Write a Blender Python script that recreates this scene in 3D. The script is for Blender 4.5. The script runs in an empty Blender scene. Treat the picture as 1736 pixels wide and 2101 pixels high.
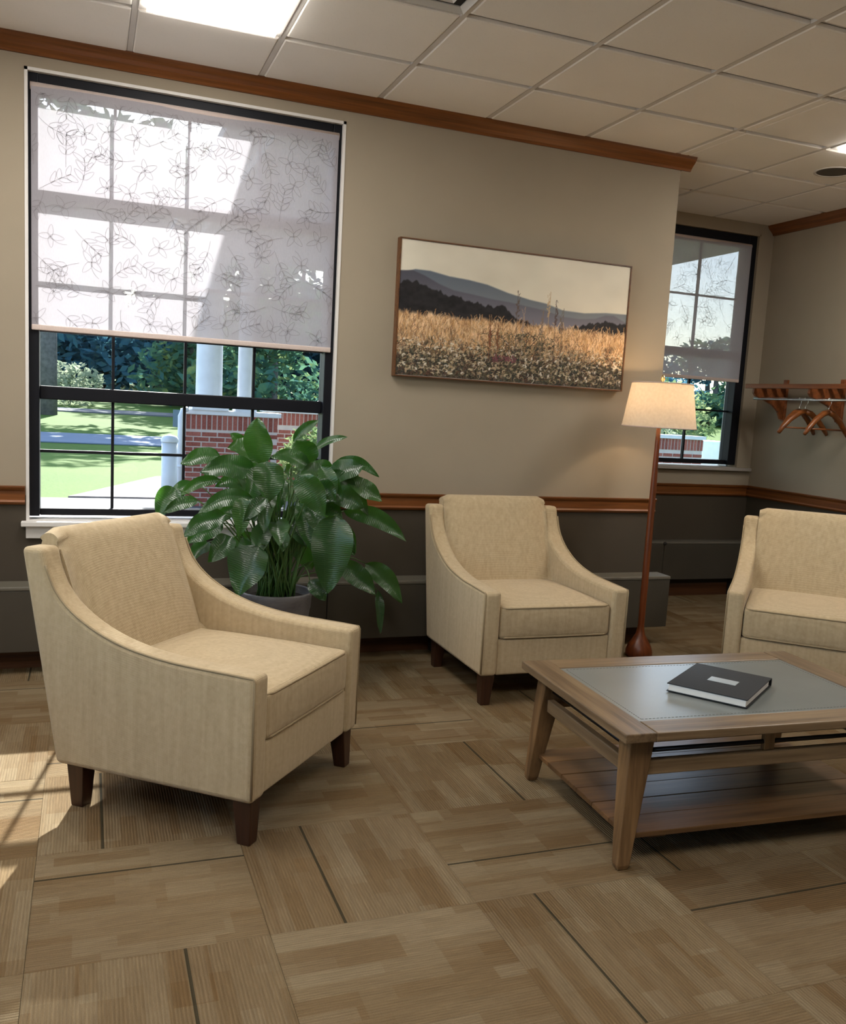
import bpy, bmesh, math, random
import numpy as np
from mathutils import Vector, Matrix, Quaternion
random.seed(7)
np.random.seed(7)
SC = bpy.context.scene
COL = SC.collection
PI = math.pi

# ------------------------------------------------------------------ camera
def look_axes(yaw, pitch, roll):
    f = Vector((math.sin(yaw) * math.cos(pitch), math.cos(yaw) * math.cos(pitch), math.sin(pitch)))
    r = f.cross(Vector((0, 0, 1))).normalized()
    u = r.cross(f)
    c, s = math.cos(roll), math.sin(roll)
    return r * c + u * s, u * c - r * s, f
EYE = 1.41                       # eye height over the carpet
cam_d = bpy.data.cameras.new('camera')
cam = bpy.data.objects.new('camera', cam_d)
COL.objects.link(cam)
r_, u_, f_ = look_axes(0.378154, -0.136727, 0.058823)
cam.matrix_world = Matrix(((r_.x, u_.x, -f_.x, 0), (r_.y, u_.y, -f_.y, 0), (r_.z, u_.z, -f_.z, EYE), (0, 0, 0, 1)))
cam_d.sensor_fit = 'HORIZONTAL'
cam_d.sensor_width = 36.0
cam_d.lens = 1870.3 / 1736 * 36.0
cam_d.shift_x = -(915.0 - 868.0) / 1736
cam_d.shift_y = (1088.9 - 1050.5) / 1736
cam_d.clip_start = 0.05
cam_d.clip_end = 500
SC.camera = cam

# ------------------------------------------------------------------ sky, sun, exposure
SUN_DIR = Vector((0.178, 1.0, 0.654)).normalized()      # from the window towards the sun
world = bpy.data.worlds.new('world')
SC.world = world
world.use_nodes = True
wn = world.node_tree
for n in list(wn.nodes):
    wn.nodes.remove(n)
w_out = wn.nodes.new('ShaderNodeOutputWorld')
w_bg = wn.nodes.new('ShaderNodeBackground')
w_sky = wn.nodes.new('ShaderNodeTexSky')
w_sky.sky_type = 'NISHITA'
w_sky.sun_disc = False
w_sky.sun_elevation = math.asin(SUN_DIR.z)
w_sky.sun_rotation = math.atan2(SUN_DIR.x, SUN_DIR.y)
w_bg.inputs['Strength'].default_value = 0.36
wn.links.new(w_sky.outputs[0], w_bg.inputs['Color'])
wn.links.new(w_bg.outputs[0], w_out.inputs['Surface'])
sun_d = bpy.data.lights.new('sun', 'SUN')
sun_d.energy = 10.0
sun_d.angle = math.radians(0.6)
sun_d.color = (1.0, 0.95, 0.87)
sun = bpy.data.objects.new('sun', sun_d)
COL.objects.link(sun)
sun.rotation_euler = SUN_DIR.to_track_quat('Z', 'Y').to_euler()
sun.location = (3, 20, 14)

TROFFER = 9.0          # emission of the ceiling troffers' lenses
LAMP_W = 10.0           # floor lamp bulb
SC.view_settings.view_transform = 'Standard'
SC.view_settings.look = 'None'
SC.view_settings.exposure = 1.0
SC.view_settings.gamma = 1.0
SC.view_settings.use_curve_mapping = False
SC.cycles.max_bounces = 10
SC.cycles.diffuse_bounces = 6
SC.cycles.transparent_max_bounces = 16
SC.cycles.sample_clamp_indirect = 6.0
SC.cycles.caustics_reflective = False
SC.cycles.caustics_refractive = False

# ------------------------------------------------------------------ materials
def srgb(r, g, b):
    def f(c):
        c /= 255.0
        return c / 12.92 if c <= 0.04045 else ((c + 0.055) / 1.055) ** 2.4
    return (f(r), f(g), f(b), 1.0)

class NT:
    def __init__(self, name):
        self.m = bpy.data.materials.new(name)
        self.m.use_nodes = True
        self.t = self.m.node_tree
        for n in list(self.t.nodes):
            self.t.nodes.remove(n)
        self.out = self.t.nodes.new('ShaderNodeOutputMaterial')
    def n(self, typ, **kw):
        nd = self.t.nodes.new('ShaderNode' + typ)
        for k, v in kw.items():
            setattr(nd, k, v)
        return nd
    def l(self, a, b):
        self.t.links.new(a, b)
    def val(self, sock, v):
        if hasattr(v, 'links'):
            self.l(v, sock)
        else:
            sock.default_value = v
    def math(self, op, a, b=None, c=None):
        nd = self.n('Math', operation=op)
        for i, v in enumerate((a, b, c)):
            if v is not None:
                self.val(nd.inputs[i], v)
        return nd.outputs[0]
    def mix(self, fac, a, b, mode='MIX'):
        nd = self.n('MixRGB', blend_type=mode)
        self.val(nd.inputs[0], fac); self.val(nd.inputs[1], a); self.val(nd.inputs[2], b)
        return nd.outputs[0]
    def coord(self, kind='Object', scale=(1, 1, 1), rot=(0, 0, 0), loc=(0, 0, 0)):
        tc = self.n('TexCoord')
        mp = self.n('Mapping')
        mp.inputs['Scale'].default_value = scale
        mp.inputs['Rotation'].default_value = rot
        mp.inputs['Location'].default_value = loc
        self.l(tc.outputs[kind], mp.inputs['Vector'])
        return mp.outputs[0]
    def noise(self, vec, scale, detail=3, rough=0.5):
        nd = self.n('TexNoise')
        nd.inputs['Scale'].default_value = scale
        nd.inputs['Detail'].default_value = detail
        nd.inputs['Roughness'].default_value = rough
        self.l(vec, nd.inputs['Vector'])
        return nd.outputs['Fac']
    def ramp(self, fac, stops):
        nd = self.n('ValToRGB')
        e = nd.color_ramp.elements
        while len(e) < len(stops):
            e.new(0.5)
        for k, (p, c) in enumerate(stops):
            e[k].position = p
            e[k].color = c
        self.l(fac, nd.inputs[0])
        return nd.outputs[0]
    def bump(self, h, strength=0.3, dist=0.002):
        nd = self.n('Bump')
        nd.inputs['Strength'].default_value = strength
        nd.inputs['Distance'].default_value = dist
        self.l(h, nd.inputs['Height'])
        return nd.outputs[0]
    def bsdf(self, color, rough=0.6, metal=0.0, normal=None, spec=0.5, sheen=0.0):
        b = self.n('BsdfPrincipled')
        self.val(b.inputs['Base Color'], color)
        self.val(b.inputs['Roughness'], rough)
        b.inputs['Metallic'].default_value = metal
        b.inputs['Specular IOR Level'].default_value = spec
        if sheen:
            b.inputs['Sheen Weight'].default_value = sheen
        if normal is not None:
            self.l(normal, b.inputs['Normal'])
        return b.outputs[0]
    def done(self, sh):
        self.l(sh, self.out.inputs['Surface'])
        return self.m

def plain(name, c, rough=0.6, metal=0.0, var=0.06, scale=8.0, spec=0.5, bump=0.0):
    t = NT(name)
    v = t.coord('Object')
    f = t.noise(v, scale, 4)
    lo = tuple(x * (1 - var) for x in c[:3]) + (1,)
    hi = tuple(min(1, x * (1 + var)) for x in c[:3]) + (1,)
    col = t.ramp(f, [(0.3, lo), (0.7, hi)])
    nrm = t.bump(t.noise(v, scale * 25, 3), bump, 0.002) if bump else None
    return t.done(t.bsdf(col, rough, metal, nrm, spec))

def wood(name, dark, light, axis=0, rough=0.5, scale=1.0, streak=14.0, knots=0.0, spec=0.5):
    t = NT(name)
    s = [streak, streak, streak]
    s[axis] = 0.9
    v = t.coord('Object', tuple(x * scale for x in s))
    f1 = t.noise(v, 1.6, 6, 0.62)
    s2 = [90, 90, 90]; s2[axis] = 3
    f2 = t.noise(t.coord('Object', tuple(x * scale for x in s2)), 1.0, 3, 0.6)
    f = t.math('ADD', t.math('MULTIPLY', f1, 0.72), t.math('MULTIPLY', f2, 0.28))
    mid = tuple((a + b) / 2 for a, b in zip(dark, light))
    col = t.ramp(f, [(0.32, dark), (0.5, mid), (0.68, light)])
    if knots:
        oi = t.n('ObjectInfo')
        k = t.math('MULTIPLY_ADD', oi.outputs['Random'], knots, 1 - knots / 2)
        hs = t.n('HueSaturation')
        t.l(k, hs.inputs['Value']); t.l(col, hs.inputs['Color'])
        col = hs.outputs[0]
    return t.done(t.bsdf(col, rough, 0, t.bump(f2, 0.25, 0.0015), spec))

M = {}
M['wall'] = plain('wall_paint_beige', (0.335, 0.279, 0.207, 1), 0.85, var=0.03, scale=3, bump=0.08, spec=0.25)
M['wall_low'] = plain('wall_paint_dark_taupe', (0.062, 0.049, 0.034, 1), 0.7, var=0.04, scale=3, bump=0.06, spec=0.3)
M['ceil_grid'] = plain('grid_enamel', (0.62, 0.58, 0.53, 1), 0.6, var=0.03)
M['plenum'] = plain('plenum_board', (0.35, 0.33, 0.30, 1), 0.9)
M['trim'] = wood('honey_oak_trim', srgb(84, 45, 13), srgb(136, 79, 32), 0, 0.42, 1.0, 30)
M['trim_y'] = wood('honey_oak_trim_lengthwise', srgb(84, 45, 13), srgb(136, 79, 32), 1, 0.42, 1.0, 30)
M['base_oak'] = wood('dark_oak_base', srgb(58, 32, 14), srgb(96, 58, 28), 0, 0.5, 1.0, 30)
M['black'] = plain('black_aluminium', (0.006, 0.0065, 0.010, 1), 0.5, 0.0, spec=0.22)
M['white'] = plain('white_paint', (0.72, 0.69, 0.66, 1), 0.5, var=0.03)
M['sill_grey'] = plain('grey_sill_paint', (0.34, 0.31, 0.28, 1), 0.5)
M['convector'] = plain('convector_enamel', (0.052, 0.044, 0.032, 1), 0.5, var=0.05)
M['convector_top'] = plain('convector_ledge', (0.12, 0.107, 0.082, 1), 0.45, var=0.05)
M['dark'] = plain('dark_recess', (0.015, 0.013, 0.012, 1), 0.8)
M['brass'] = plain('brass', (0.80, 0.62, 0.30, 1), 0.3, 1.0)
M['chrome'] = plain('chrome_tube', (0.80, 0.80, 0.80, 1), 0.25, 1.0, var=0.02)
M['lampwood'] = wood('reddish_turned_wood', srgb(74, 34, 12), srgb(124, 62, 28), 2, 0.35, 1.0, 26)
M['legwood'] = wood('dark_walnut_leg', srgb(38, 20, 12), srgb(66, 38, 22), 2, 0.4, 1.0, 26)
M['rackwood'] = wood('orange_oak_rack', srgb(98, 50, 20), srgb(148, 82, 40), 1, 0.45, 1.0, 30)
M['hangwood'] = wood('varnished_hanger', srgb(92, 48, 18), srgb(150, 86, 38), 0, 0.35, 1.0, 30)
M['tabwood_x'] = wood('weathered_table_wood', srgb(80, 61, 42), srgb(140, 116, 86), 0, 0.38, 1.0, 16, 0.25)
M['tabwood_y'] = wood('weathered_table_wood_cross', srgb(80, 61, 42), srgb(140, 116, 86), 1, 0.38, 1.0, 16, 0.25)
M['tabwood_z'] = wood('weathered_table_wood_upright', srgb(72, 50, 30), srgb(136, 104, 68), 2, 0.42, 1.0, 16, 0.2)
M['shelfwood'] = wood('dark_plank_wood', srgb(70, 48, 30), srgb(120, 88, 56), 0, 0.32, 1.0, 14, 0.5)
M['rod'] = plain('dark_iron_rod', (0.012, 0.011, 0.012, 1), 0.35, 0.6)
M['binder'] = plain('black_binder_cloth', (0.012, 0.013, 0.015, 1), 0.6, bump=0.2, spec=0.3)
M['paper'] = plain('white_paper_edge', (0.74, 0.72, 0.68, 1), 0.7)
M['silver_label'] = plain('grey_label', (0.36, 0.40, 0.42, 1), 0.4)
M['stitch'] = plain('grey_thread', (0.14, 0.14, 0.13, 1), 0.7)
M['soil'] = plain('potting_soil', (0.03, 0.022, 0.016, 1), 0.95, bump=0.6)
M['pot'] = wood('banded_grey_ceramic', srgb(74, 71, 72), srgb(112, 109, 110), 0, 0.5, 1.0, 6)
M['stem'] = plain('plant_stem', (0.06, 0.13, 0.03, 1), 0.45, var=0.2)
M['col_white'] = plain('porch_white', (0.62, 0.63, 0.68, 1), 0.5)
M['mortar'] = plain('mortar', (0.52, 0.44, 0.42, 1), 0.9, bump=0.3)
M['added_terrace'] = plain('bounce_paving', (0.80, 0.76, 0.70, 1), 0.85, scale=2)  # for the unseen bright paving that bounces sunlight indoors
M['concrete'] = plain('pale_concrete', (0.105, 0.103, 0.112, 1), 0.85, scale=2)
M['asphalt'] = plain('grey_asphalt', (0.12, 0.15, 0.20, 1), 0.85, scale=1)
M['mulch'] = plain('planting_bed', (0.18, 0.155, 0.15, 1), 0.95, var=0.4, scale=6, bump=0.5)
M['soffit'] = plain('canopy_soffit', (0.62, 0.62, 0.66, 1), 0.7)
M['roof'] = plain('shingle_roof', (0.12, 0.11, 0.11, 1), 0.9)
M['extwall'] = plain('outer_brickwork', (0.34, 0.15, 0.11, 1), 0.9)
M['bark'] = plain('tree_bark', (0.10, 0.09, 0.09, 1), 0.9, var=0.3, bump=0.5)
M['car'] = plain('white_vehicle_paint', (0.85, 0.86, 0.88, 1), 0.3)
M['teal'] = plain('green_box_paint', (0.10, 0.30, 0.26, 1), 0.6)
M['lamp_socket'] = plain('lamp_socket', (0.5, 0.4, 0.2, 1), 0.35, 0.9)

def make_brick_mat():
    t = NT('red_brick')
    oi = t.n('ObjectInfo')
    col = t.ramp(oi.outputs['Random'], [(0.0, srgb(118, 60, 54)), (0.5, srgb(142, 78, 70)), (1.0, srgb(162, 98, 88))])
    f = t.noise(t.coord('Object'), 40, 4)
    col = t.mix(0.35, col, t.ramp(f, [(0.3, srgb(92, 42, 36)), (0.7, srgb(176, 104, 90))]))
    return t.done(t.bsdf(col, 0.85, 0, t.bump(f, 0.4, 0.004), 0.3))
M['brick'] = make_brick_mat()

def make_grass():
    t = NT('lawn_grass')
    v = t.coord('Object')
    f = t.noise(v, 0.35, 6, 0.6)
    g = t.noise(v, 14, 3, 0.7)
    col = t.ramp(f, [(0.3, (0.045, 0.100, 0.004, 1)), (0.7, (0.082, 0.145, 0.010, 1))])
    col = t.mix(0.35, col, t.ramp(g, [(0.3, (0.034, 0.078, 0.003, 1)), (0.7, (0.092, 0.152, 0.014, 1))]))
    return t.done(t.bsdf(col, 0.9, 0, t.bump(g, 0.6, 0.03), 0.2))
M['grass'] = make_grass()

def make_leafy(name, stops, transl=0.5):
    t = NT(name)
    g = t.noise(t.coord('Object'), 1.3, 5, 0.65)
    col = t.ramp(g, stops)
    d = t.n('BsdfDiffuse'); t.l(col, d.inputs['Color'])
    tr = t.n('BsdfTranslucent'); t.l(col, tr.inputs['Color'])
    mx = t.n('MixShader'); mx.inputs[0].default_value = transl
    t.l(d.outputs[0], mx.inputs[1]); t.l(tr.outputs[0], mx.inputs[2])
    return t.done(mx.outputs[0])
M['tree_haze'] = make_leafy('haze_tinted_foliage', [(0.30, (0.055, 0.15, 0.215, 1)), (0.55, (0.07, 0.175, 0.215, 1)), (0.75, (0.11, 0.22, 0.16, 1))])  # distance haze is mixed into the leaf colour as blue
M['tree_mid'] = make_leafy('mid_green_foliage', [(0.30, (0.05, 0.13, 0.14, 1)), (0.52, (0.09, 0.19, 0.11, 1)), (0.72, (0.30, 0.33, 0.10, 1))])
M['bush'] = make_leafy('pale_bush_foliage', [(0.30, (0.11, 0.19, 0.07, 1)), (0.7, (0.33, 0.37, 0.19, 1))])
M['bush_pale'] = make_leafy('silvery_bush_foliage', [(0.30, (0.20, 0.27, 0.18, 1)), (0.7, (0.42, 0.44, 0.32, 1))])

def make_plant_leaf():
    t = NT('glossy_plant_leaf')
    oi = t.n('ObjectInfo')
    v = t.coord('Object')
    g = t.noise(v, 9, 3)
    wv = t.n('TexWave', wave_type='BANDS', bands_direction='Y')
    wv.inputs['Scale'].default_value = 34; wv.inputs['Distortion'].default_value = 5.0; wv.inputs['Detail Scale'].default_value = 0.6
    t.l(v, wv.inputs['Vector'])
    base = t.ramp(oi.outputs['Random'], [(0.0, (0.014, 0.050, 0.016, 1)), (0.6, (0.022, 0.075, 0.02, 1)), (1.0, (0.04, 0.11, 0.024, 1))])
    col = t.mix(0.3, base, t.ramp(g, [(0.3, (0.012, 0.04, 0.014, 1)), (0.7, (0.045, 0.11, 0.03, 1))]))
    p = t.bsdf(col, 0.30, 0, t.bump(wv.outputs[0], 0.16, 0.003), 0.8)
    tr = t.n('BsdfTranslucent'); tr.inputs['Color'].default_value = (0.075, 0.26, 0.015, 1)
    mx = t.n('MixShader'); mx.inputs[0].default_value = 0.28
    t.l(p, mx.inputs[1]); t.l(tr.outputs[0], mx.inputs[2])
    return t.done(mx.outputs[0])
M['leaf'] = make_plant_leaf()

def make_fabric():
    t = NT('cream_woven_upholstery')
    v = t.coord('Object')
    w1 = t.n('TexWave', wave_type='BANDS', bands_direction='X'); w1.inputs['Scale'].default_value = 90; w1.inputs['Distortion'].default_value = 0.6
    w2 = t.n('TexWave', wave_type='BANDS', bands_direction='Z'); w2.inputs['Scale'].default_value = 90; w2.inputs['Distortion'].default_value = 0.6
    w3 = t.n('TexWave', wave_type='BANDS', bands_direction='Y'); w3.inputs['Scale'].default_value = 90; w3.inputs['Distortion'].default_value = 0.6
    for w in (w1, w2, w3):
        t.l(v, w.inputs['Vector'])
    h = t.math('ADD', t.math('ADD', w1.outputs['Fac'], w2.outputs['Fac']), w3.outputs['Fac'])
    slub = t.noise(t.coord('Object', (60, 60, 4)), 1.0, 4)
    f = t.noise(v, 60, 4, 0.6)
    mixf = t.math('ADD', t.math('MULTIPLY', h, 0.07), t.math('MULTIPLY', t.math('ADD', f, slub), 0.38))
    col = t.ramp(mixf, [(0.30, (0.40, 0.302, 0.175, 1)), (0.70, (0.555, 0.44, 0.276, 1))])
    return t.done(t.bsdf(col, 0.9, 0, t.bump(h, 0.35, 0.0015), 0.2, sheen=0.15))
M['fabric'] = make_fabric()
M['piping'] = plain('upholstery_welt', (0.33, 0.25, 0.145, 1), 0.9, bump=0.2)

def make_ceiling_tile():
    t = NT('mineral_fibre_tile')
    v = t.coord('Object')
    f = t.noise(v, 260, 4, 0.7)
    big = t.noise(v, 2.0, 3)
    pits = t.ramp(t.noise(v, 95, 5, 0.75), [(0.34, (0, 0, 0, 1)), (0.42, (1, 1, 1, 1))])
    col = t.ramp(big, [(0.3, (0.84, 0.79, 0.72, 1)), (0.7, (0.88, 0.83, 0.76, 1))])
    col = t.mix(t.math('MULTIPLY', t.math('SUBTRACT', 1.0, pits), 0.16), col, (0.38, 0.34, 0.30, 1))
    hs = t.n('HueSaturation')
    oi = t.n('ObjectInfo')
    t.l(t.math('MULTIPLY_ADD', oi.outputs['Random'], 0.05, 0.975), hs.inputs['Value'])
    t.l(col, hs.inputs['Color'])
    return t.done(t.bsdf(hs.outputs[0], 0.95, 0, t.bump(f, 0.25, 0.002), 0.1))
M['ctile'] = make_ceiling_tile()

def make_carpet(tile=True):
    """ribbed loop pile in strips; each square is its own object with its own random offset"""
    t = NT('carpet_square_pile' if tile else 'carpet_pile')
    tc = t.n('TexCoord')
    oi = t.n('ObjectInfo')
    off = t.n('CombineXYZ')
    t.l(t.math('MULTIPLY', oi.outputs['Random'], 37.0), off.inputs[0])
    t.l(t.math('MULTIPLY', oi.outputs['Random'], 91.0), off.inputs[1])
    add = t.n('VectorMath', operation='ADD')
    t.l(tc.outputs['Object'], add.inputs[0]); t.l(off.outputs[0], add.inputs[1])
    P = add.outputs[0]
    def bricks(w, h, off_amt, sq, c1, c2):
        b = t.n('TexBrick')
        b.offset = off_amt; b.squash = sq; b.squash_frequency = 3; b.offset_frequency = 2
        b.inputs['Scale'].default_value = 1.0
        b.inputs['Brick Width'].default_value = w
        b.inputs['Row Height'].default_value = h
        b.inputs['Mortar Size'].default_value = 0.0
        b.inputs['Color1'].default_value = c1
        b.inputs['Color2'].default_value = c2
        t.l(P, b.inputs['Vector'])
        return b.outputs['Color']
    A = bricks(0.40, 0.1015, 0.37, 0.7, srgb(118, 91, 57), srgb(158, 143, 118))
    B = bricks(0.27, 0.0508, 0.61, 1.4, srgb(112, 90, 58), srgb(166, 156, 134))
    col = t.mix(0.42, A, B)
    spr = t.ramp(t.noise(P, 1.1, 3), [(0.35, srgb(110, 84, 52)), (0.65, srgb(150, 132, 104))])
    col = t.mix(0.35, col, spr)
    sx = t.n('SeparateXYZ'); t.l(P, sx.inputs[0])
    lx = t.n('SeparateXYZ'); t.l(tc.outputs['Object'], lx.inputs[0])
    wob = t.math('MULTIPLY', t.noise(P, 16, 3), 2.4)
    rib = t.math('SINE', t.math('ADD', t.math('MULTIPLY', sx.outputs[1], 700.0), wob))
    fine = t.noise(P, 330, 2, 0.7)
    strk_v = t.n('Mapping'); strk_v.inputs['Scale'].default_value = (9, 150, 1); t.l(P, strk_v.inputs['Vector'])
    strk = t.noise(strk_v.outputs[0], 1.0, 4, 0.7)
    h = t.math('ADD', t.math('MULTIPLY', rib, 0.5), fine)
    col = t.mix(t.math('MULTIPLY', t.math('MULTIPLY_ADD', rib, 0.5, 0.5), 0.20), col, srgb(84, 64, 36))
    col = t.mix(0.55, col, t.ramp(strk, [(0.25, (0.30, 0.30, 0.30, 1)), (0.75, (0.72, 0.72, 0.72, 1))]), 'OVERLAY')
    col = t.mix(0.35, col, t.ramp(fine, [(0.2, (0.25, 0.25, 0.25, 1)), (0.8, (0.75, 0.75, 0.75, 1))]), 'OVERLAY')
    if tile:
        at = t.n('Attribute', attribute_type='OBJECT', attribute_name='groove')
        d = t.math('ABSOLUTE', t.math('SUBTRACT', lx.outputs[1], at.outputs['Fac']))
        ln = t.math('LESS_THAN', d, 0.0042)
        col = t.mix(t.math('MULTIPLY', ln, 0.85), col, (0.035, 0.033, 0.018, 1))
    gm = t.n('Gamma'); t.l(t.mix(1.0, col, (0.78, 0.755, 0.71, 1), 'MULTIPLY'), gm.inputs[0]); gm.inputs[1].default_value = 1.05
    return t.done(t.bsdf(gm.outputs[0], 0.95, 0, t.bump(h, 0.6, 0.004), 0.15))
M['carpet'] = make_carpet(True)
M['carpet_base'] = make_carpet(False)

def make_glass():
    t = NT('window_glass')
    tr = t.n('BsdfTransparent'); tr.inputs['Color'].default_value = (0.94, 0.97, 0.98, 1)
    gl = t.n('BsdfGlossy'); gl.inputs['Roughness'].default_value = 0.02; gl.inputs['Color'].default_value = (0.9, 0.95, 1, 1)
    fr = t.n('Fresnel'); fr.inputs['IOR'].default_value = 1.35
    mx = t.n('MixShader')
    t.l(t.math('MULTIPLY', fr.outputs[0], 0.8), mx.inputs[0])
    t.l(tr.outputs[0], mx.inputs[1]); t.l(gl.outputs[0], mx.inputs[2])
    return t.done(mx.outputs[0])
M['glass'] = make_glass()

def make_blind(name, openness, col, transl=0.30):
    t = NT(name)
    v = t.coord('Object')
    w = t.noise(t.coord('Object', (1, 1, 0.15)), 420, 2)
    tint = t.ramp(w, [(0.3, tuple(x * 0.93 for x in col[:3]) + (1,)), (0.7, col)])
    d = t.n('BsdfDiffuse'); t.l(tint, d.inputs['Color'])
    tr = t.n('BsdfTranslucent'); t.l(tint, tr.inputs['Color'])
    mx = t.n('MixShader'); mx.inputs[0].default_value = transl
    t.l(d.outputs[0], mx.inputs[1]); t.l(tr.outputs[0], mx.inputs[2])
    tp = t.n('BsdfTransparent')
    m2 = t.n('MixShader'); m2.inputs[0].default_value = openness
    t.l(mx.outputs[0], m2.inputs[1]); t.l(tp.outputs[0], m2.inputs[2])
    return t.done(m2.outputs[0])
M['blind'] = make_blind('sheer_blind_fabric', 0.12, (0.51, 0.485, 0.53, 1), 0.29)
M['hem'] = make_blind('blind_hem_fabric', 0.0, (0.72, 0.60, 0.55, 1), 0.18)
M['vine'] = make_blind('embroidered_vine_thread', 0.08, (0.36, 0.335, 0.35, 1), 0.24)

M['vine_faint'] = make_blind('faint_vine_thread', 0.10, (0.52, 0.49, 0.51, 1), 0.28)
def make_shade():
    t = NT('pleated_lamp_fabric')
    v = t.coord('Object')
    f = t.noise(v, 60, 3)
    col = t.ramp(f, [(0.3, (0.80, 0.72, 0.60, 1)), (0.7, (0.88, 0.80, 0.68, 1))])
    d = t.n('BsdfDiffuse'); t.l(col, d.inputs['Color'])
    tr = t.n('BsdfTranslucent'); t.l(col, tr.inputs['Color'])
    mx = t.n('MixShader'); mx.inputs[0].default_value = 0.40
    t.l(d.outputs[0], mx.inputs[1]); t.l(tr.outputs[0], mx.inputs[2])
    return t.done(mx.outputs[0])
M['shade'] = make_shade()

def emit(name, c, s):
    t = NT(name)
    e = t.n('Emission'); e.inputs['Color'].default_value = c; e.inputs['Strength'].default_value = s
    return t.done(e.outputs[0])
M['troffer'] = emit('troffer_lens', (1.0, 0.96, 0.90, 1), TROFFER)
M['bulb'] = emit('warm_bulb', (1.0, 0.72, 0.42, 1), 6.0)

def make_leather():
    t = NT('grey_leather_inlay')
    v = t.coord('Object')
    f = t.noise(v, 220, 4, 0.6)
    g = t.noise(v, 3, 4)
    col = t.ramp(g, [(0.3, (0.15, 0.165, 0.155, 1)), (0.7, (0.185, 0.20, 0.19, 1))])
    return t.done(t.bsdf(col, 0.30, 0, t.bump(f, 0.10, 0.001), 0.7))
M['leather'] = make_leather()

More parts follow.
